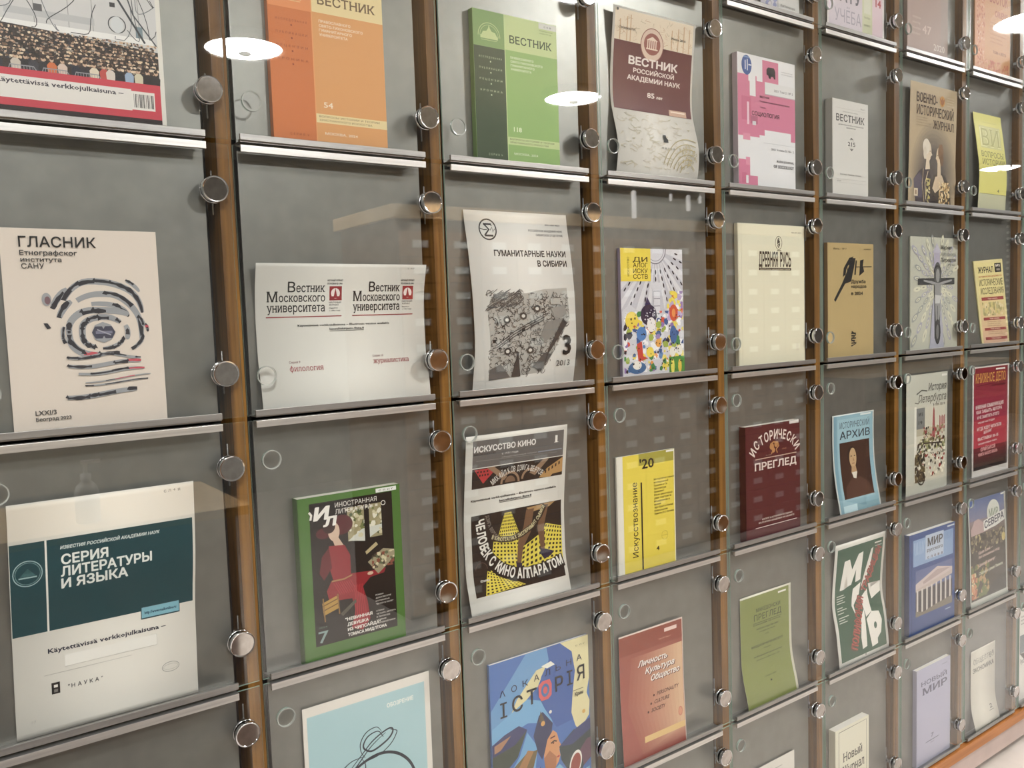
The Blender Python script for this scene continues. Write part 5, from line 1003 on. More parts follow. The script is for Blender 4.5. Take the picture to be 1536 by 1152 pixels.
    p.P([(0.48, 0.78), (0.54, 0.79), (0.53, 0.87), (0.50, 0.86)], (44, 38, 60)); p.P([(0.73, 0.73), (0.79, 0.74), (0.88, 0.765), (0.84, 0.785), (0.77, 0.80), (0.74, 0.77)], (44, 38, 60))
    arc1 = [(0.123, 0.465), (0.138, 0.57), (0.165, 0.66), (0.235, 0.735), (0.33, 0.80), (0.46, 0.845), (0.60, 0.862), (0.74, 0.858), (0.86, 0.845), (0.965, 0.825)]
    p.L(arc1, 0.115, (30, 26, 26)); p.TA('ЧЕЛОВЕК С КИНО АППАРАТОМ', [(a - 0.018 * (1 - i / 9), b + 0.022) for i, (a, b) in enumerate(arc1)], 0.078, (222, 218, 206), 0.035)
    a2 = [(0.25, 0.60), (0.34, 0.625), (0.45, 0.635), (0.55, 0.62), (0.66, 0.585), (0.74, 0.53), (0.79, 0.47)]; p.L(a2, 0.05, (46, 38, 32)); p.TA('В КИНОТЕАТРАХ ЭКСПЕРИМЕНТ СЪЕМКИ', [(a, b + 0.010) for a, b in a2], 0.030, (206, 196, 150), 0.03)
    p.TA('ДЗИГА ВЕРТОВ', [(0.20, 0.47), (0.22, 0.53), (0.26, 0.585), (0.30, 0.62)], 0.03, (130, 120, 110), 0.02); p.ring(0.145, 0.775, 0.055, 0.006, (90, 66, 58), 180, 360); p.T('Юпитер', 0.125, 0.21, 0.845, 0.012, WH, 0.03)

def a_yellow20(p):
    Y = (222, 200, 40); p.R(0.10, 0, 1, 1.04, Y); p.R(0.37, 0, 1, 0.105, (160, 152, 46)); p.T("'20", 0.385, 0.635, 0.135, 0.088, K, 0.02); p.R(0.985, 0.0, 1.0, 1.04, (226, 222, 190)); p.R(0.85, 0.005, 0.99, 0.022, WH)
    p.TP('Искусствознание', (0.335, 0.915), (0.335, 0.245), 0.095, K, 0.006); p.R(0.395, 0.255, 0.420, 1.04, K)
    for i, (t, b) in enumerate((('Методология гуманит.', 1.0), ('исследований', 0.88), ('Пушкин и Ге', 0.86), ('Архитектура', 0.84), ('Орнамент', 0.80), ('Язык авангарда:', 0.96), ('два портрета', 0.93), ('Модернизм и', 0.90), ('время', 0.74), ('Арт-Брют и Китай', 0.96), ('Классицизм', 0.86), ('Памяти Э.С. Кочика', 0.97))): p.T(t, 0.625, b, 0.258 + 0.0285 * i, 0.017, (44, 40, 20), 0.012)
    p.ring(0.80, 0.775, 0.055, 0.005, (180, 160, 30)); p.L([(0.75, 0.775), (0.85, 0.775)], 0.005, (180, 160, 30)); p.T('4', 0.645, 0.70, 0.900, 0.040, K, 0.02)

def a_preglad(p):
    CR = (216, 202, 190)
    p.TA('ИСТОРИЧЕСКИ', [(0.15, 0.285), (0.19, 0.235), (0.25, 0.195), (0.34, 0.165), (0.44, 0.148), (0.54, 0.143), (0.64, 0.148), (0.74, 0.167), (0.82, 0.198), (0.88, 0.24), (0.915, 0.285)], 0.108, CR, 0.025)
    for a, b, c_ in ((0.47, 0.21, 0.04), (0.55, 0.195, 0.035), (0.50, 0.245, 0.03)): p.E(a, b, c_, c_, (176, 122, 66), n=10)
    p.L([(0.44, 0.19), (0.50, 0.17), (0.58, 0.18), (0.60, 0.21), (0.55, 0.24), (0.57, 0.275)], 0.018, (176, 122, 66)); p.L([(0.50, 0.24), (0.46, 0.275)], 0.018, (176, 122, 66)); p.T('1945', 0.66, 0.74, 0.255, 0.016, (170, 120, 80)); p.T('Основан', 0.36, 0.46, 0.285, 0.008, (190, 160, 140))
    p.R(0.17, 0.300, 0.93, 0.308, (190, 160, 140)); p.T('ПРЕГЛЕД', 0.15, 0.93, 0.405, 0.066, CR, 0.024, True)
    p.T('ИНСТИТУТ ЗА ИСТОРИЧЕСКИ ИЗСЛЕДВАНИЯ', 0.28, 0.84, 0.865, 0.014, CR, 0.02); p.T('БЪЛГАРСКА АКАДЕМИЯ НА НАУКИТЕ', 0.22, 0.88, 0.892, 0.014, CR, 0.02); p.R(0.16, 0.925, 0.93, 0.931, CR); p.R(0.80, 0.0, 0.98, 0.028, (206, 200, 194))

def a_archive(p):
    B = (134, 172, 184); p.R(0.03, 0.012, 0.97, 1.04, B); p.R(0.12, 0.05, 0.88, 0.90, (146, 182, 192)); p.R(0.03, 0.015, 0.10, 1.04, (116, 156, 170))
    p.T('ИСТОРИЧЕСКИЙ', 0.17, 0.88, 0.148, 0.066, (52, 66, 74), -0.004); p.T('АРХИВ', 0.17, 0.90, 0.258, 0.080, (40, 48, 56), 0.012); p.R(0.16, 0.295, 0.88, 0.88, (66, 42, 32))
    p.P([(0.20, 0.88), (0.24, 0.76), (0.40, 0.68), (0.60, 0.68), (0.80, 0.76), (0.86, 0.88)], (84, 56, 44)); p.E(0.44, 0.44, 0.11, 0.13, (50, 34, 28)); p.E(0.465, 0.47, 0.085, 0.14, (190, 156, 110)); p.P([(0.42, 0.56), (0.52, 0.56), (0.54, 0.64), (0.40, 0.63)], (176, 140, 98)); p.R(0.41, 0.445, 0.445, 0.455, (60, 40, 30)); p.R(0.49, 0.445, 0.525, 0.455, (60, 40, 30)); p.P([(0.465, 0.46), (0.50, 0.50), (0.465, 0.505)], (160, 120, 80)); p.R(0.44, 0.525, 0.50, 0.532, (120, 60, 44)); p.P([(0.41, 0.62), (0.54, 0.62), (0.50, 0.69), (0.44, 0.68)], (214, 206, 190))
    p.R(0.66, 0.018, 0.92, 0.034, (214, 220, 216)); p.R(0.10, 0.945, 0.42, 1.04, (176, 206, 212)); p.R(0.42, 0.95, 0.95, 1.04, (120, 160, 170))

def a_petersburg(p):
    B = (186, 186, 170); p.R(0, 0, 1, 1.04, B); D = (84, 84, 78)
    p.T('История', 0.52, 0.97, 0.150, 0.062, D, 0.03, True, shear=0.15); p.T('Петербурга', 0.28, 0.97, 0.245, 0.066, D, 0.015, True, shear=0.18); p.L([(0.24, 0.17), (0.36, 0.14), (0.50, 0.15)], 0.018, D); p.L([(0.2, 0.24), (0.28, 0.25), (0.34, 0.22)], 0.012, D); p.T('3 (70) 2019', 0.64, 0.94, 0.292, 0.024, (60, 58, 54), 0.02)
    p.R(0.19, 0.275, 0.24, 0.92, (216, 214, 200)); p.R(0.24, 0.29, 0.95, 0.92, (196, 192, 172)); p.R(0.24, 0.29, 0.44, 0.47, (120, 122, 118)); p.T('№3', 0.29, 0.39, 0.36, 0.03, (60, 60, 58), 0.02); p.T('19', 0.29, 0.38, 0.43, 0.03, (60, 60, 58), 0.02)
    p.R(0.24, 0.47, 0.95, 0.53, (170, 164, 140)); p.P([(0.62, 0.56), (0.64, 0.33), (0.66, 0.29), (0.68, 0.33), (0.70, 0.56)], (164, 84, 84)); 
    for k in range(5): p.R(0.80 + 0.03 * k, 0.38 + 0.01 * (k % 2), 0.82 + 0.03 * k, 0.50, (160, 76, 80))
    p.blobs(0.40, 0.46, 0.95, 0.60, 80, [(150, 66, 64), (110, 96, 70), (140, 136, 90), (196, 180, 150), (60, 56, 50)], 0.012, 0.03, 3); p.blobs(0.26, 0.56, 0.95, 0.68, 90, [(120, 124, 76), (86, 88, 60), (150, 150, 100), (196, 188, 150), (70, 60, 54)], 0.015, 0.035, 4)
    p.blobs(0.24, 0.66, 0.95, 0.90, 120, [(206, 200, 172), (226, 220, 196), (100, 96, 84), (150, 60, 56), (70, 66, 60), (190, 184, 160)], 0.015, 0.03, 6); p.blobs(0.20, 0.68, 0.45, 0.93, 90, [(60, 52, 40), (90, 76, 50), (44, 40, 36), (120, 106, 70)], 0.018, 0.04, 7)
    p.ring(0.36, 0.90, 0.08, 0.02, (54, 46, 36)); 
    for k in range(6): p.L([(0.36, 0.90), (0.36 + 0.075 * math.cos(k), 0.90 + 0.05 * math.sin(k))], 0.008, (54, 46, 36))
    p.L([(0.26, 0.68), (0.42, 0.60), (0.86, 0.62), (0.88, 0.66)], 0.02, (60, 54, 48)); p.R(0.85, 0.018, 0.98, 0.036, WH)

def a_red(p):
    p.grad(0.03, 0.012, 0.96, 0.50, (132, 40, 48), (150, 38, 66), 8); p.grad(0.03, 0.50, 0.96, 0.76, (168, 44, 62), (176, 56, 70), 6); p.grad(0.03, 0.76, 0.96, 0.97, (120, 38, 46), (46, 42, 40), 6); p.R(0.62, 0.03, 0.88, 0.045, WH)
    p.T('КНИЖНОЕ ДЕЛО', 0.07, 0.90, 0.150, 0.085, (206, 146, 60), 0.012, True); p.L([(0.1, 0.18), (0.9, 0.16)], 0.006, (90, 20, 34)); p.T('НОВЫЙ РОССИЙСКИЙ', 0.5, 0.9, 0.195, 0.016, (90, 20, 34), 0.02)
    for i, (t, a, b, v, c_) in enumerate((('КНИЖНАЯ КОММУНИКАЦИЯ', 0.08, 0.84, 0.395, 0.034), ('КАК ЗАБЫТЬ АВТОРА', 0.10, 0.80, 0.440, 0.030), ('И НЕ ЗАМЕТИТЬ ЭТОГО', 0.12, 0.72, 0.490, 0.028), ('ЧТЕНИЕ КАК ОТДЫХ', 0.14, 0.60, 0.535, 0.016), ('И ГДЕ ЖДУТ ЧИТАТЕЛЯ', 0.12, 0.78, 0.600, 0.030), ('БЕЗ КНИГ', 0.30, 0.52, 0.638, 0.026), ('ВЫСТАВКИ 10–15', 0.14, 0.70, 0.695, 0.028), ('ВРЕМЯ НОВЫХ ИМЕН', 0.16, 0.66, 0.735, 0.014), ('ЮРИЙ БАРСОВ', 0.22, 0.62, 0.800, 0.034), ('КНИГА НА ВСЮ ЖИЗНЬ', 0.16, 0.68, 0.845, 0.030))): p.T(t, a, b, v, c_, (222, 196, 192) if i < 8 else (226, 160, 156), 0.03, v1=v - 0.012)

def a_blueflourish(p):
    B = (160, 196, 200); p.R(0.03, 0.05, 0.955, 1.04, B); N = (28, 34, 48)
    p.T('ОБОЗРЕНИЕ', 0.64, 0.86, 0.130, 0.022, (224, 226, 214), 0.03)
    def curve(pts, w_):
        q = []
        n = len(pts)
        for i in range(n - 1):
            p0 = pts[max(0, i - 1)]; p1, p2 = pts[i], pts[i + 1]; p3 = pts[min(n - 1, i + 2)]
            for k in range(6):
                t = k / 6; q.append(tuple(0.5 * (2 * p1[j] + (p2[j] - p0[j]) * t + (2 * p0[j] - 5 * p1[j] + 4 * p2[j] - p3[j]) * t * t + (3 * p1[j] - p0[j] - 3 * p2[j] + p3[j]) * t ** 3) for j in (0, 1)))
        q.append(pts[-1]); m = len(q)
        p.L(q, [w_ * (0.35 + 0.65 * math.sin(math.pi * i / (m - 1))) for i in range(m)], N)
    # oval frame and pen flourish
    curve([(0.08, 0.72), (0.14, 0.60), (0.24, 0.48), (0.38, 0.40), (0.54, 0.365), (0.68, 0.385), (0.79, 0.45), (0.85, 0.54), (0.865, 0.64), (0.85, 0.74), (0.78, 0.86)], 0.022)
    curve([(0.86, 0.52), (0.885, 0.60), (0.87, 0.70), (0.84, 0.76)], 0.010)
    curve([(0.28, 0.43), (0.42, 0.34), (0.52, 0.28), (0.64, 0.245), (0.68, 0.26), (0.64, 0.30), (0.52, 0.335), (0.46, 0.32), (0.44, 0.29), (0.48, 0.25), (0.56, 0.24), (0.60, 0.28)], 0.014)
    curve([(0.45, 0.36), (0.42, 0.32), (0.42, 0.27), (0.47, 0.225), (0.55, 0.215), (0.59, 0.25)], 0.008); curve([(0.46, 0.38), (0.56, 0.37), (0.66, 0.33), (0.71, 0.28), (0.70, 0.265), (0.66, 0.255)], 0.008)
    curve([(0.44, 0.35), (0.34, 0.355), (0.26, 0.39), (0.22, 0.42), (0.23, 0.445), (0.30, 0.435), (0.38, 0.39), (0.50, 0.31), (0.62, 0.26)], 0.012); curve([(0.42, 0.355), (0.45, 0.40), (0.43, 0.46), (0.38, 0.49)], 0.008)
    for s in (-1, 1):
        p.P([(0.49, 0.52), (0.49 + s * 0.035, 0.475), (0.49 + s * 0.075, 0.50), (0.49 + s * 0.07, 0.56), (0.49 + s * 0.035, 0.59)], (36, 36, 74)); p.E(0.49 + s * 0.03, 0.475, 0.015, 0.02, (36, 36, 74), n=8); p.L([(0.49, 0.58), (0.49 + s * 0.05, 0.62)], 0.015, (36, 36, 74))
    p.E(0.49, 0.55, 0.035, 0.08, (36, 36, 74), n=10); p.E(0.49, 0.55, 0.015, 0.025, (150, 120, 160), n=8); p.R(0.475, 0.455, 0.505, 0.472, (36, 36, 74))
    p.T('ИСТОРИЧЕСКИЙ', 0.34, 0.80, 0.690, 0.045, N, 0.0, True); p.T('ВЕСТНИК', 0.40, 0.74, 0.765, 0.045, N, 0.0, True)

def a_lokalna(p):
    A, Bc, LB, CR = (66, 110, 176), (54, 92, 160), (126, 180, 214), (214, 204, 150); DK = (48, 56, 92)
    p.R(0, 0.0, 1, 1.04, A); p.P([(0.35, 0.0), (0.62, 0.0), (0.56, 0.12), (0.20, 0.36), (0, 0.42), (0, 0.30)], (96, 150, 196)); p.P([(0.25, 0.28), (0.45, 0.13), (0.55, 0.12), (0.46, 0.24), (0.16, 0.40)], CR); p.P([(0.0, 0.42), (0.35, 0.30), (0.55, 0.36), (0.60, 0.52), (0.35, 0.46), (0, 0.52)], (106, 166, 208))
    p.P([(0.58, 0.09), (0.56, 0.0), (0.76, 0.0), (0.84, 0.06), (0.88, 0.20), (0.85, 0.36), (0.82, 0.55), (0.64, 0.56), (0.52, 0.40), (0.45, 0.28), (0.50, 0.18)], Bc)
    p.P([(0.70, 0.0), (1.0, 0.0), (1.0, 0.30), (0.97, 0.40), (1.0, 0.46), (0.99, 0.56), (0.94, 0.60), (0.90, 0.66), (0.84, 0.60), (0.80, 0.50), (0.82, 0.36), (0.85, 0.22), (0.82, 0.08)], CR)
    p.P([(0.50, 0.115), (0.60, 0.10), (0.64, 0.13), (0.56, 0.14)], (222, 222, 206))
    p.P([(0.0, 0.53), (0.10, 0.49), (0.26, 0.46), (0.34, 0.50), (0.24, 0.66), (0.10, 0.74), (0, 0.76)], (62, 72, 60)); p.P([(0.0, 0.52), (0.12, 0.48), (0.26, 0.455), (0.34, 0.50), (0.22, 0.57), (0.0, 0.60)], (56, 60, 104)); p.P([(0.02, 0.53), (0.18, 0.50), (0.08, 0.57), (0.02, 0.58)], (168, 120, 86))
    p.P([(0.10, 0.80), (0.26, 0.66), (0.34, 0.52), (0.44, 0.64), (0.40, 0.84), (0.2, 0.88)], (100, 160, 204)); p.P([(0.03, 0.86), (0.16, 0.74), (0.32, 0.66), (0.44, 0.66), (0.36, 0.84), (0.18, 0.95), (0.05, 0.94)], (110, 92, 50)); p.P([(0.14, 0.76), (0.18, 0.71), (0.24, 0.74), (0.34, 0.64), (0.40, 0.66), (0.30, 0.78), (0.16, 0.86)], (160, 112, 58))
    p.P([(0.40, 0.56), (0.46, 0.44), (0.50, 0.42), (0.60, 0.52), (0.58, 0.60), (0.48, 0.74), (0.44, 0.68)], DK); p.P([(0.46, 0.48), (0.48, 0.41), (0.52, 0.49)], (90, 78, 60)); p.E(0.50, 0.50, 0.022, 0.022, (206, 150, 70), n=8); p.E(0.58, 0.44, 0.015, 0.015, WH, n=8)
    p.P([(0.50, 0.72), (0.54, 0.62), (0.60, 0.57), (0.64, 0.60), (0.66, 0.66), (0.685, 0.70), (0.66, 0.72), (0.67, 0.76), (0.65, 0.80), (0.60, 0.84), (0.52, 0.86)], (206, 140, 84)); p.P([(0.50, 0.74), (0.56, 0.70), (0.63, 0.76), (0.62, 0.83), (0.52, 0.87)], (170, 106, 62)); p.L([(0.575, 0.655), (0.61, 0.645), (0.635, 0.655)], 0.012, K); p.L([(0.57, 0.62), (0.62, 0.615)], 0.012, (90, 30, 30)); p.L([(0.635, 0.765), (0.66, 0.76)], 0.014, (170, 40, 40)); p.E(0.60, 0.658, 0.01, 0.01, (110, 60, 30), n=6)
    p.P([(0.66, 0.70), (0.82, 0.62), (0.90, 0.66), (1.0, 0.58), (1.0, 0.80), (0.90, 0.92), (0.74, 0.88), (0.68, 0.80)], (48, 62, 62)); p.P([(0.66, 0.70), (0.84, 0.62), (1.0, 0.58), (1.0, 0.66), (0.80, 0.72)], (56, 66, 112)); p.P([(0.88, 0.78), (0.96, 0.72), (1.0, 0.72), (1, 0.86), (0.92, 0.90)], (100, 66, 84)); p.E(0.83, 0.86, 0.065, 0.11, WH, rot=15); p.E(0.83, 0.865, 0.052, 0.092, (150, 66, 50), rot=15)
    p.P([(0.50, 0.88), (0.66, 0.82), (0.80, 0.95), (0.98, 0.92), (0.98, 1.04), (0.5, 1.04)], (110, 170, 200)); p.L([(0.54, 0.93), (0.62, 0.88), (0.70, 0.92)], 0.01, (70, 130, 180)); p.E(0.645, 0.95, 0.045, 0.06, (150, 50, 110), n=9); p.E(0.62, 0.99, 0.03, 0.03, (120, 40, 96), n=8); p.P([(0.40, 1.04), (0.46, 0.94), (0.62, 0.95), (0.66, 1.04)], (84, 96, 62)); p.P([(0.70, 1.04), (0.76, 0.97), (0.86, 1.04)], (60, 84, 56)); p.P([(0.34, 0.98), (0.46, 0.78), (0.50, 0.88), (0.42, 1.0)], (60, 56, 92)); 
    for k in range(3): p.L([(0.385 + 0.03 * k, 0.96 - 0.03 * k), (0.38 + 0.035 * k, 0.90 - 0.03 * k)], 0.02, (222, 222, 220))
    p.R(0.945, 0.94, 0.955, 1.04, (222, 222, 214)); p.P([(0.93, 1.0), (0.95, 0.92), (0.97, 1.0)], (222, 222, 214)); p.R(0.92, 1.0, 0.99, 1.02, (206, 150, 90)); p.P([(0.16, 0.96), (0.3, 0.92), (0.36, 1.04), (0.1, 1.04)], (80, 130, 190))
    t = 'ЛОКАЛЬНА'
    for i, ch in enumerate(t): p.T(ch if ch != 'Л' or i else 'Λ', 0.085 + 0.112 * i, 0.140 + 0.112 * i, 0.228 - 0.010 * i, 0.042, (30, 36, 60), 0.004)
    for i, ch in enumerate('ІСТОРІЯ'):
        u = (0.085, 0.20, 0.345, 0.475, 0.635, 0.760, 0.865)[i]; w_ = (0.065, 0.105, 0.10, 0.11, 0.085, 0.060, 0.085)[i]
        if ch == 'О': p.P([(0.465, 0.235), (0.505, 0.215), (0.58, 0.215), (0.60, 0.25), (0.595, 0.325), (0.56, 0.345), (0.49, 0.345), (0.465, 0.31)], (206, 84, 84)); p.E(0.532, 0.28, 0.042, 0.055, (70, 110, 160)); p.E(0.532, 0.28, 0.022, 0.03, (206, 84, 84))
        else: p.T(ch, u, u + w_, 0.365 - 0.012 * i, 0.100, (28, 28, 32), 0.012 if ch != 'І' else 0.0, ch == 'І')
    p.T('Крим', 0.84, 0.93, 0.395, 0.026, (44, 40, 30), 0.03); p.R(0.82, 0.352, 0.93, 0.356, (90, 84, 60)); p.T('с п г', 0.86, 0.96, 0.055, 0.012, (120, 116, 90)); p.E(0.93, 0.52, 0.018, 0.018, (206, 160, 70), n=8)

def a_terracotta(p):
    p.grad(0.0, 0.012, 0.985, 1.04, (152, 74, 56), (158, 74, 60), 6)
    for i in range(13):
        k = i / 12; p.P([(0.18 + 0.72 * k, 0.20), (0.98, 0.20), (0.98, 1.0 - 0.15 * k), (0.30 + 0.62 * k, 1.0 - 0.10 * k), (0.10 + 0.8 * k, 0.60)], (160 + 46 * k, 84 + 82 * k, 64 + 62 * k))
    p.R(0.0, 0.012, 0.985, 0.165, (140, 60, 40)); p.R(0.70, 0.045, 0.90, 0.075, (226, 196, 184)); p.T('Том XXV Вып. 4', 0.60, 0.80, 0.125, 0.012, (200, 140, 116), 0.02)
    for t, a, b, v in (('Личность', 0.27, 0.73, 0.290), ('Культура', 0.38, 0.84, 0.362), ('Общество', 0.46, 0.92, 0.436)):
        p.T(t, a + 0.012, b + 0.012, v + 0.006, 0.046, (90, 44, 32), 0.03, shear=0.35); p.T(t, a, b, v, 0.046, (228, 220, 212), 0.025, shear=0.35)
    for t, a, b, v in (('PERSONALITY', 0.55, 0.90, 0.570), ('CULTURE', 0.50, 0.74, 0.630), ('SOCIETY', 0.45, 0.67, 0.690)): p.E(a - 0.045, v - 0.010, 0.014, 0.014, (80, 36, 26), n=8); p.T(t, a, b, v, 0.030, (80, 36, 26), 0.02, shear=0.3)
    p.E(0.915, 0.775, 0.035, 0.055, (190, 110, 84)); p.E(0.915, 0.775, 0.025, 0.042, (206, 140, 104)); p.R(0.33, 0.865, 0.985, 0.915, (214, 176, 106))

def a_olive(p):
    B = (122, 132, 62); p.R(0.0, 0.018, 0.955, 1.04, B); D = (34, 38, 16)
    p.R(0.74, 0.045, 0.90, 0.062, WH); p.T('МАКЕДОНСКИ', 0.30, 0.78, 0.175, 0.036, D, 0.01); p.T('ПРЕГЛЕД', 0.26, 0.80, 0.255, 0.058, D, -0.004); p.R(0.24, 0.275, 0.80, 0.279, D); p.T('СПИСАНИЕ ЗА НАУКА', 0.24, 0.78, 0.300, 0.013, D, 0.02)
    p.T('ЛИТЕРАТУРА И ОБЩЕСТВЕН ЖИВОТ', 0.30, 0.74, 0.345, 0.014, D, 0.02); p.T('ГОДИНА XLVI', 0.36, 0.66, 0.375, 0.012, D, 0.01); p.T('2023', 0.46, 0.54, 0.41, 0.012, D); p.T('МАКЕДОНСКИ НАУЧЕН ИНСТИТУТ', 0.20, 0.82, 0.505, 0.022, D, 0.02)
    p.T('Издание', 0.44, 0.58, 0.54, 0.012, D); p.T('на Македонския научен институт', 0.24, 0.80, 0.600, 0.016, D, 0.01, shear=0.1); p.T('основан в София през 1923', 0.28, 0.74, 0.635, 0.014, D); p.ring(0.53, 0.71, 0.035, 0.005, (108, 118, 54)); p.T('София 2023', 0.40, 0.62, 0.80, 0.014, D); p.T('1', 0.49, 0.52, 0.85, 0.016, D)

def a_greenposter(p):
    G = (44, 84, 62); W_ = (222, 219, 208); RD = (170, 72, 58)
    p.R(0.05, 0.045, 0.955, 0.985, G)
    p.P([(0.14, 0.40), (0.20, 0.16), (0.30, 0.155), (0.36, 0.25), (0.47, 0.13), (0.56, 0.12), (0.54, 0.36), (0.44, 0.37), (0.44, 0.26), (0.36, 0.38), (0.29, 0.385), (0.26, 0.28), (0.22, 0.40)], W_)
    p.P([(0.56, 0.42), (0.72, 0.12), (0.76, 0.11), (0.72, 0.28), (0.58, 0.46)], W_); p.P([(0.40, 0.42), (0.55, 0.385), (0.52, 0.48), (0.40, 0.56), (0.42, 0.66), (0.36, 0.56)], W_); p.P([(0.55, 0.52), (0.68, 0.46), (0.72, 0.66), (0.60, 0.69)], W_)
    p.P([(0.70, 0.42), (0.74, 0.42), (0.75, 0.46), (0.95, 0.43), (0.95, 0.52), (0.76, 0.56)], W_); p.P([(0.50, 0.68), (0.58, 0.62), (0.56, 0.93), (0.47, 0.94), (0.46, 0.84)], W_)
    p.P([(0.60, 0.71), (0.72, 0.66), (0.86, 0.68), (0.90, 0.76), (0.86, 0.86), (0.78, 0.90), (0.78, 0.945), (0.66, 0.955)], W_); p.E(0.76, 0.785, 0.03, 0.04, G, n=10)
    p.TP('ПОЛИФОНИЯ', (0.36, 0.93), (0.60, 0.52), 0.115, RD, 0.06); p.TP('ПОЛИФОНИЯ', (0.34, 0.935), (0.585, 0.515), 0.10, (104, 34, 32), -0.005)
    p.TP('ТРАДИЦИИ', (0.64, 0.49), (0.93, 0.13), 0.10, RD, 0.06); p.TP('ТРАДИЦИИ', (0.625, 0.485), (0.915, 0.125), 0.088, (104, 34, 32), -0.005)
    for i, (b, v) in enumerate(((0.22, 0.44), (0.25, 0.46), (0.2, 0.48), (0.24, 0.50), (0.19, 0.54), (0.26, 0.56), (0.20, 0.585), (0.28, 0.62), (0.2, 0.64), (0.24, 0.66))): p.R(0.085, v, b, v + 0.007, (196, 200, 186))
    p.R(0.78, 0.07, 0.92, 0.082, W_); p.R(0.79, 0.10, 0.93, 0.107, (170, 180, 170)); p.E(0.52, 0.992, 0.01, 0.01, (70, 66, 60), n=6)

def a_bluebook(p):
    B = (42, 74, 134); p.R(0, 0, 1, 1.04, B); p.R(0.08, 0.065, 0.96, 0.335, (128, 158, 196))
    for k in range(7): p.L([(0.12 + 0.028 * k, 0.22), (0.10 + 0.035 * k, 0.09)], 0.012, (160, 184, 212)); p.L([(0.74 + 0.028 * k, 0.16), (0.74 + 0.032 * k, 0.08)], 0.010, (100, 134, 180))
    p.R(0.34, 0.05, 0.74, 0.30, (176, 190, 208)); p.T('МИР', 0.38, 0.72, 0.165, 0.080, (44, 38, 36), 0.03, True); p.T('русского', 0.37, 0.72, 0.225, 0.034, (60, 50, 56), 0.02, True); p.T('слова', 0.38, 0.72, 0.295, 0.030, (90, 66, 70), 0.02, True, sp=1.6)
    p.R(0.13, 0.385, 0.94, 0.86, (90, 104, 150)); p.P([(0.13, 0.52), (0.35, 0.47), (0.60, 0.41), (0.94, 0.47), (0.94, 0.50), (0.13, 0.58)], (196, 180, 176)); p.P([(0.28, 0.52), (0.60, 0.44), (0.90, 0.47), (0.30, 0.545)], (170, 150, 146)); p.P([(0.13, 0.58), (0.94, 0.50), (0.94, 0.545), (0.13, 0.625)], (186, 170, 160)); p.R(0.13, 0.60, 0.94, 0.86, (54, 50, 56))
    for k in range(8): p.R(0.15 + 0.103 * k, 0.590 - 0.004 * k, 0.185 + 0.103 * k, 0.83, (206, 200, 192)); p.R(0.18 + 0.103 * k, 0.60 - 0.004 * k, 0.19 + 0.103 * k, 0.83, (150, 144, 140))
    p.P([(0.13, 0.86), (0.13, 0.80), (0.30, 0.83), (0.60, 0.80), (0.94, 0.78), (0.94, 0.86)], (120, 112, 96)); p.R(0.78, 0.90, 0.90, 0.91, (150, 170, 200)); p.R(0.82, 0.018, 0.98, 0.034, (206, 214, 222)); p.R(0.04, 0.0, 0.05, 1.04, (30, 56, 110))

def a_north(p):
    p.grad(0.02, 0.0, 0.955, 0.20, (84, 104, 150), (122, 122, 146), 8); p.grad(0.02, 0.20, 0.955, 0.36, (140, 124, 128), (96, 84, 74), 6); p.R(0.02, 0.36, 0.955, 0.97, (62, 54, 44)); p.P([(0.05, 0.28), (0.15, 0.20), (0.25, 0.19), (0.38, 0.24), (0.50, 0.28), (0.50, 0.33), (0.05, 0.34)], (176, 150, 146))
    p.blobs(0.04, 0.34, 0.95, 0.50, 110, [(110, 98, 80), (76, 66, 54), (140, 126, 90), (52, 46, 38), (170, 156, 110)], 0.015, 0.04, 3); p.blobs(0.03, 0.62, 0.5, 0.95, 80, [(96, 110, 50), (130, 130, 60), (60, 64, 36), (176, 140, 90)], 0.02, 0.05, 4); p.E(0.90, 0.44, 0.05, 0.06, (190, 170, 90), n=9); p.blobs(0.03, 0.70, 0.18, 0.95, 30, [(196, 130, 80), (180, 100, 60), (206, 190, 140)], 0.02, 0.05, 9); p.P([(0.55, 0.86), (0.95, 0.80), (0.95, 0.97), (0.4, 0.97)], (44, 42, 38))
    p.E(0.65, 0.165, 0.17, 0.16, (200, 202, 190)); p.T('МИР', 0.53, 0.78, 0.205, 0.075, (120, 136, 110), 0.02); p.P([(0.38, 0.225), (0.95, 0.175), (0.95, 0.275), (0.70, 0.31), (0.38, 0.325)], (214, 214, 206)); p.T('СЕВЕРА', 0.40, 0.93, 0.305, 0.068, (40, 46, 70), 0.03, v1=0.255)
    for t, a, b, v, c_ in (('Какая осень —', 0.22, 0.60, 0.535, 0.028), ('без клюквенных ягод', 0.22, 0.78, 0.575, 0.026), ('Ценный жемчуг', 0.22, 0.66, 0.655, 0.030), ('Сказки о реке Пинега', 0.22, 0.86, 0.735, 0.028)): p.T(t, a, b, v, c_, (206, 176, 164) if v < .7 else (196, 196, 170), 0.03, shear=0.1, v1=v - 0.02)
    p.R(0.02, 0.97, 1, 1.04, (196, 198, 186)); p.R(0.86, 0.005, 0.95, 0.02, WH)

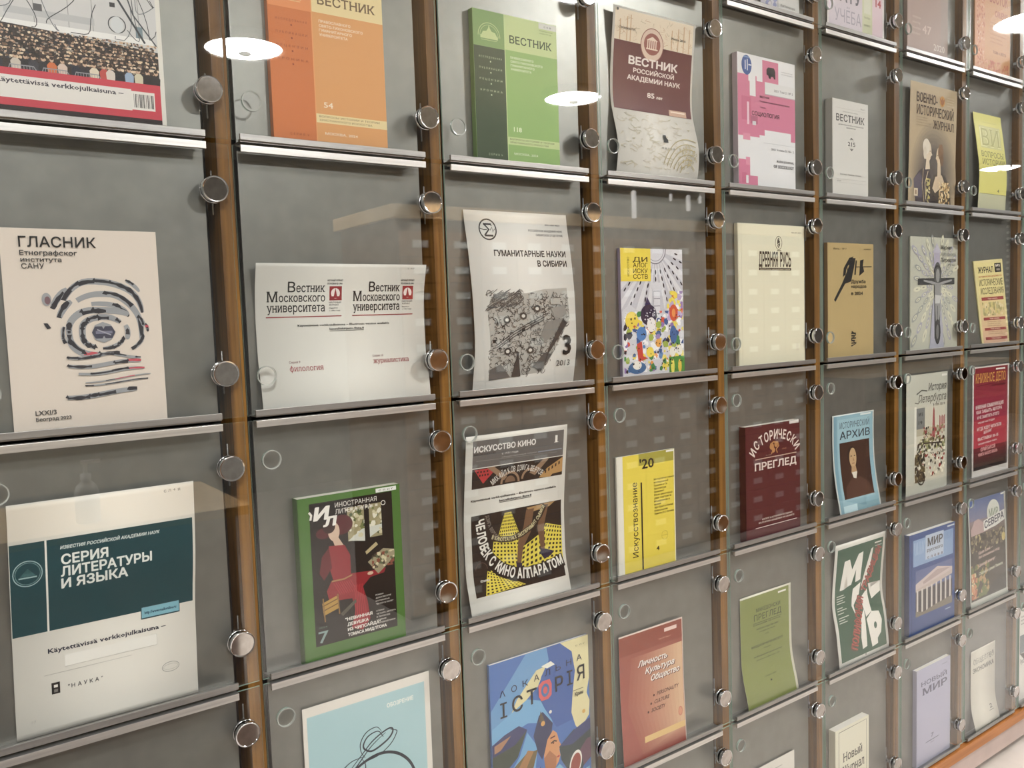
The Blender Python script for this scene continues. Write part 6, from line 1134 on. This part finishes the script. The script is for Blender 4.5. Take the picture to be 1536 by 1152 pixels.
def a_plain(p): p.words(0.35, 0.85, 0.10, 2, 0.05, 0.014, (120, 118, 112), 2); p.T('ЗВЕЗДА', 0.2, 0.8, 0.5, 0.07, (70, 68, 66), 0.02, True)
def a_novzhurnal(p):
    D = (60, 56, 46); p.L([(0.10, 0.035), (0.93, 0.035), (0.93, 1.03)], 0.010, D); p.L([(0.10, 0.035), (0.10, 1.03)], 0.010, D)
    p.T('Новый', 0.22, 0.80, 0.400, 0.100, D, 0.015, True, v1=0.39); p.T('Журнал', 0.20, 0.86, 0.560, 0.110, D, 0.015, True, v1=0.55); p.T('THE NEW REVIEW', 0.24, 0.82, 0.66, 0.02, D)
def a_novymir(p):
    N = (74, 76, 104); p.T('НОВЫЙ', 0.12, 0.90, 0.190, 0.046, N, 0.015, True); p.T('МИР', 0.16, 0.90, 0.290, 0.072, N, 0.02, True); p.T('7', 0.42, 0.50, 0.790, 0.046, N, 0.01); p.R(0.26, 0.815, 0.66, 0.822, N); p.T('2024', 0.41, 0.51, 0.85, 0.012, N); p.R(0.74, 0.05, 0.90, 0.062, (150, 152, 176))
def a_econ(p):
    D = (84, 82, 76); p.T('ОБЩЕСТВО', 0.10, 0.94, 0.190, 0.070, (120, 118, 110), 0.0); p.T('ЭКОНОМИКА', 0.08, 0.94, 0.300, 0.060, D, 0.03); p.T('2', 0.70, 0.80, 0.86, 0.055, D, 0.02); p.R(0.66, 0.88, 0.84, 0.887, D); p.blobs(0.1, 0.11, 0.92, 0.2, 30, [(140, 138, 130)], 0.008, 0.02, 3)
def a_edge(p):
    p.R(0.02, 0.30, 0.5, 0.50, (96, 110, 116)); p.P([(0.02, 0.50), (0.5, 0.52), (0.3, 0.62)], (40, 38, 38)); p.T('Русская речь', 0.05, 0.6, 0.62, 0.05, K, 0.02); p.words(0.05, 0.6, 0.1, 3, 0.04, 0.02, (90, 88, 84))
def a_topleft(p):
    p.R(0.0, 0.0, 0.42, 1.0, (206, 206, 214)); p.blobs(0.0, 0.2, 0.42, 1.0, 90, [(150, 156, 196), (110, 110, 150), (214, 210, 214), (160, 160, 170)], 0.03, 0.07, 3); p.words(0.5, 0.9, 0.94, 1, 0.02, 0.02, (120, 118, 114)); p.R(0.42, 0, 0.45, 1.0, (190, 190, 190))
def a_znamya(p):
    p.R(0.02, 0.0, 0.60, 0.96, (214, 204, 212)); p.R(0.60, 0.0, 0.78, 0.96, (208, 212, 176)); p.R(0.78, 0.0, 0.97, 0.96, (222, 200, 208)); D = (110, 108, 118)
    p.T('ЛИТ', 0.08, 0.60, 0.56, 0.10, D, 0.0); p.T('РАТУ', 0.10, 0.58, 0.76, 0.12, D, 0.02); p.T('УЧЁБА', 0.12, 0.58, 0.92, 0.10, (170, 164, 176), 0.0); p.T('14', 0.84, 0.94, 0.72, 0.06, (176, 50, 60), 0.03); p.words(0.63, 0.76, 0.6, 6, 0.06, 0.02, (160, 164, 130)); p.R(0.63, 0.62, 0.75, 0.80, (216, 218, 196))
def a_tan(p):
    p.R(0.08, 0.0, 0.82, 0.97, (172, 150, 140)); p.R(0.82, 0, 1, 1.04, (166, 150, 142)); p.T('ИСТОРИЯ', 0.2, 0.78, 0.35, 0.08, (196, 182, 170)); p.T('47', 0.36, 0.58, 0.80, 0.080, (208, 190, 180), 0.01); p.T('2020', 0.64, 0.92, 0.930, 0.062, (214, 206, 196), 0.01); p.words(0.12, 0.34, 0.68, 4, 0.05, 0.02, (200, 186, 176), 3)
def a_orange2(p):
    p.R(0, 0, 1, 1.04, (212, 156, 104)); p.R(0.0, 0, 0.28, 1.04, (214, 150, 106)); p.blobs(0.05, 0.05, 0.26, 0.97, 190, [(190, 100, 70), (222, 176, 140), (196, 120, 80)], 0.010, 0.022, 3); p.blobs(0.28, 0.86, 0.98, 0.99, 90, [(196, 104, 74), (206, 120, 84), (222, 160, 120)], 0.014, 0.03, 4)
    p.T('ВОСТОК', 0.40, 0.92, 0.33, 0.10, (176, 80, 60), 0.01); p.T('ORIENS', 0.55, 0.92, 0.45, 0.06, (176, 80, 60), 0.01); p.words(0.42, 0.88, 0.52, 6, 0.035, 0.016, (190, 120, 76), 2); p.T('ТОМ 4 ЛЕТО', 0.50, 0.88, 0.79, 0.024, (150, 86, 50), 0.03); p.T('1993', 0.05, 0.30, 0.25, 0.05, (176, 80, 60), 0.02)

build_page('c00', 'magazine', 'magazine with a crowd photograph above a red band with barcode, top left corner', 'magazine', a_crowd)
build_page('c10', 'book', 'orange paperback with a darker orange left stripe beside the leftmost reflected lamp', 'book', a_orange, (218, 154, 86), (206, 114, 50))
build_page('c20', 'book', 'green paperback with a dark green left stripe and round emblem', 'book', a_green, (138, 178, 92), (120, 150, 84))
build_page('c30', 'magazine', 'wavy magazine with a wine red block and white title over a cream lower half', 'magazine', a_maroon, (218, 214, 204))
build_page('c40', 'book', 'white paperback with overlapping pink rectangles and a small blue emblem', 'book', a_pink, (218, 218, 218), (206, 190, 196))
build_page('c50', 'book', 'thick small white book with black serif title and a number in a diamond', 'book', a_white215, (204, 202, 194), (190, 188, 180))
build_page('c60', 'magazine', 'tan magazine with a painted man and woman facing each other under a dark serif title', 'magazine', a_portraits, (176, 156, 122))
build_page('c70', 'magazine', 'curved yellow magazine with pale grey foot, below the orange one at the top right', 'magazine', a_yellow_vi, (212, 206, 150))
build_page('c01', 'magazine', 'beige journal with a big fingerprint pattern of grey and black strokes', 'magazine', a_fingerprint, (216, 203, 188))
build_page('c11', 'paper_sheet', 'white landscape sheet with two serif titles side by side and red emblems', 'paper', a_landscape, (218, 216, 206))
build_page('c21', 'paper_sheet', 'bowed white sheet with a dense grey ink drawing and a large 3', 'paper', a_siberia, (218, 216, 208))
build_page('c31', 'book', 'book with a crowded colourful cartoon cover and yellow title square', 'book', a_dialog, (190, 190, 198), (150, 144, 170))
build_page('c41', 'book', 'plain cream book with narrow black title and small oval emblem', 'book', a_cream, (216, 212, 184), (206, 200, 172))
build_page('c51', 'book', 'kraft brown book with black brush calligraphy', 'book', a_kraft, (176, 152, 98), (140, 112, 70))
build_page('c61', 'magazine', 'grey magazine showing a dark crucifix on a leaf pattern', 'magazine', a_cross, (182, 182, 164))
build_page('c71', 'magazine', 'narrow pale yellow magazine leaning left with dark red bars', 'magazine', a_research, (220, 206, 140))
build_page('c02', 'paper_sheet', 'large white sheet with a dark teal block and white title at lower left', 'paper', a_series, (224, 220, 208))
build_page('c12', 'book', 'green framed book with a seated woman in a red dress on black', 'book', a_red_dress, (70, 112, 40), (60, 98, 36))
build_page('c22', 'paper_sheet', 'curled white sheet with grey header and yellow lattice picture on black', 'paper', a_cinema, (222, 219, 208))
build_page('c32', 'magazine', 'bright yellow journal with a vertical black title and black rule', 'magazine', a_yellow20, (220, 216, 200))
build_page('c42', 'book', 'dark maroon book with white arched title', 'book', a_preglad, (82, 28, 34), (74, 24, 30))
build_page('c52', 'magazine', 'curled light blue magazine with a dark portrait of a man', 'magazine', a_archive, (206, 212, 208))
build_page('c62', 'magazine', 'grey green magazine with a sketched street scene and red tower', 'magazine', a_petersburg, (186, 186, 170))
build_page('c72', 'magazine', 'crimson magazine with gold title and white lines in a white border', 'magazine', a_red, (214, 208, 200))
build_page('c13', 'paper_sheet', 'light blue sheet with a black pen flourish and double eagle, cut by the bottom edge', 'paper', a_blueflourish, (218, 212, 200))
build_page('c23', 'magazine', 'blue illustrated magazine with a helmeted woman in profile and cream corner', 'magazine', a_lokalna, (66, 110, 176), (70, 112, 170))
build_page('c33', 'magazine', 'terracotta journal with slanted white title and yellow bar at the foot', 'magazine', a_terracotta, (214, 190, 176))
build_page('c43', 'magazine', 'olive green journal with dark centred lettering and a white right edge', 'magazine', a_olive, (214, 212, 190))
build_page('c53', 'magazine', 'creased green poster cover with huge white letters crossed by red diagonal words', 'magazine', a_greenposter, (222, 219, 208))
build_page('c63', 'book', 'blue book with a columned building on its cover', 'book', a_bluebook, (42, 74, 134), (36, 62, 112))
build_page('c73', 'magazine', 'magazine with a blue sky and dark landscape, right of the blue book', 'magazine', a_north, (206, 208, 198))
build_page('c44', 'paper_sheet', 'off white sheet of which only the top corner shows, below the olive journal', 'paper', a_plain, (214, 210, 198))
build_page('c54', 'book', 'thick cream book with a thin black frame line at the bottom edge', 'book', a_novzhurnal, (216, 212, 188), (200, 194, 168))
build_page('c64', 'book', 'pale lilac book with dark blue title, below the blue book', 'book', a_novymir, (172, 172, 196), (160, 160, 186))
build_page('c74', 'magazine', 'off white bowed journal with grey title, lowest row at right', 'magazine', a_econ, (208, 204, 188))
build_page('c84', 'magazine', 'white magazine cut by the right edge in the lowest row', 'magazine', a_edge, (214, 212, 204))
build_page('c4m', 'magazine', 'foot of a white magazine with a lilac picture, top edge right of centre', 'magazine', a_topleft, (214, 214, 210))
build_page('c5m', 'magazine', 'foot of a white magazine with pastel stripes and a small red 14', 'magazine', a_znamya, (224, 222, 220))
build_page('c6m', 'book', 'dusty rose book with pale numerals at the top edge', 'book', a_tan, (176, 154, 144), (160, 138, 128))
build_page('c7m', 'magazine', 'orange magazine with a patterned left band in the top right corner', 'magazine', a_orange2, (212, 156, 104))
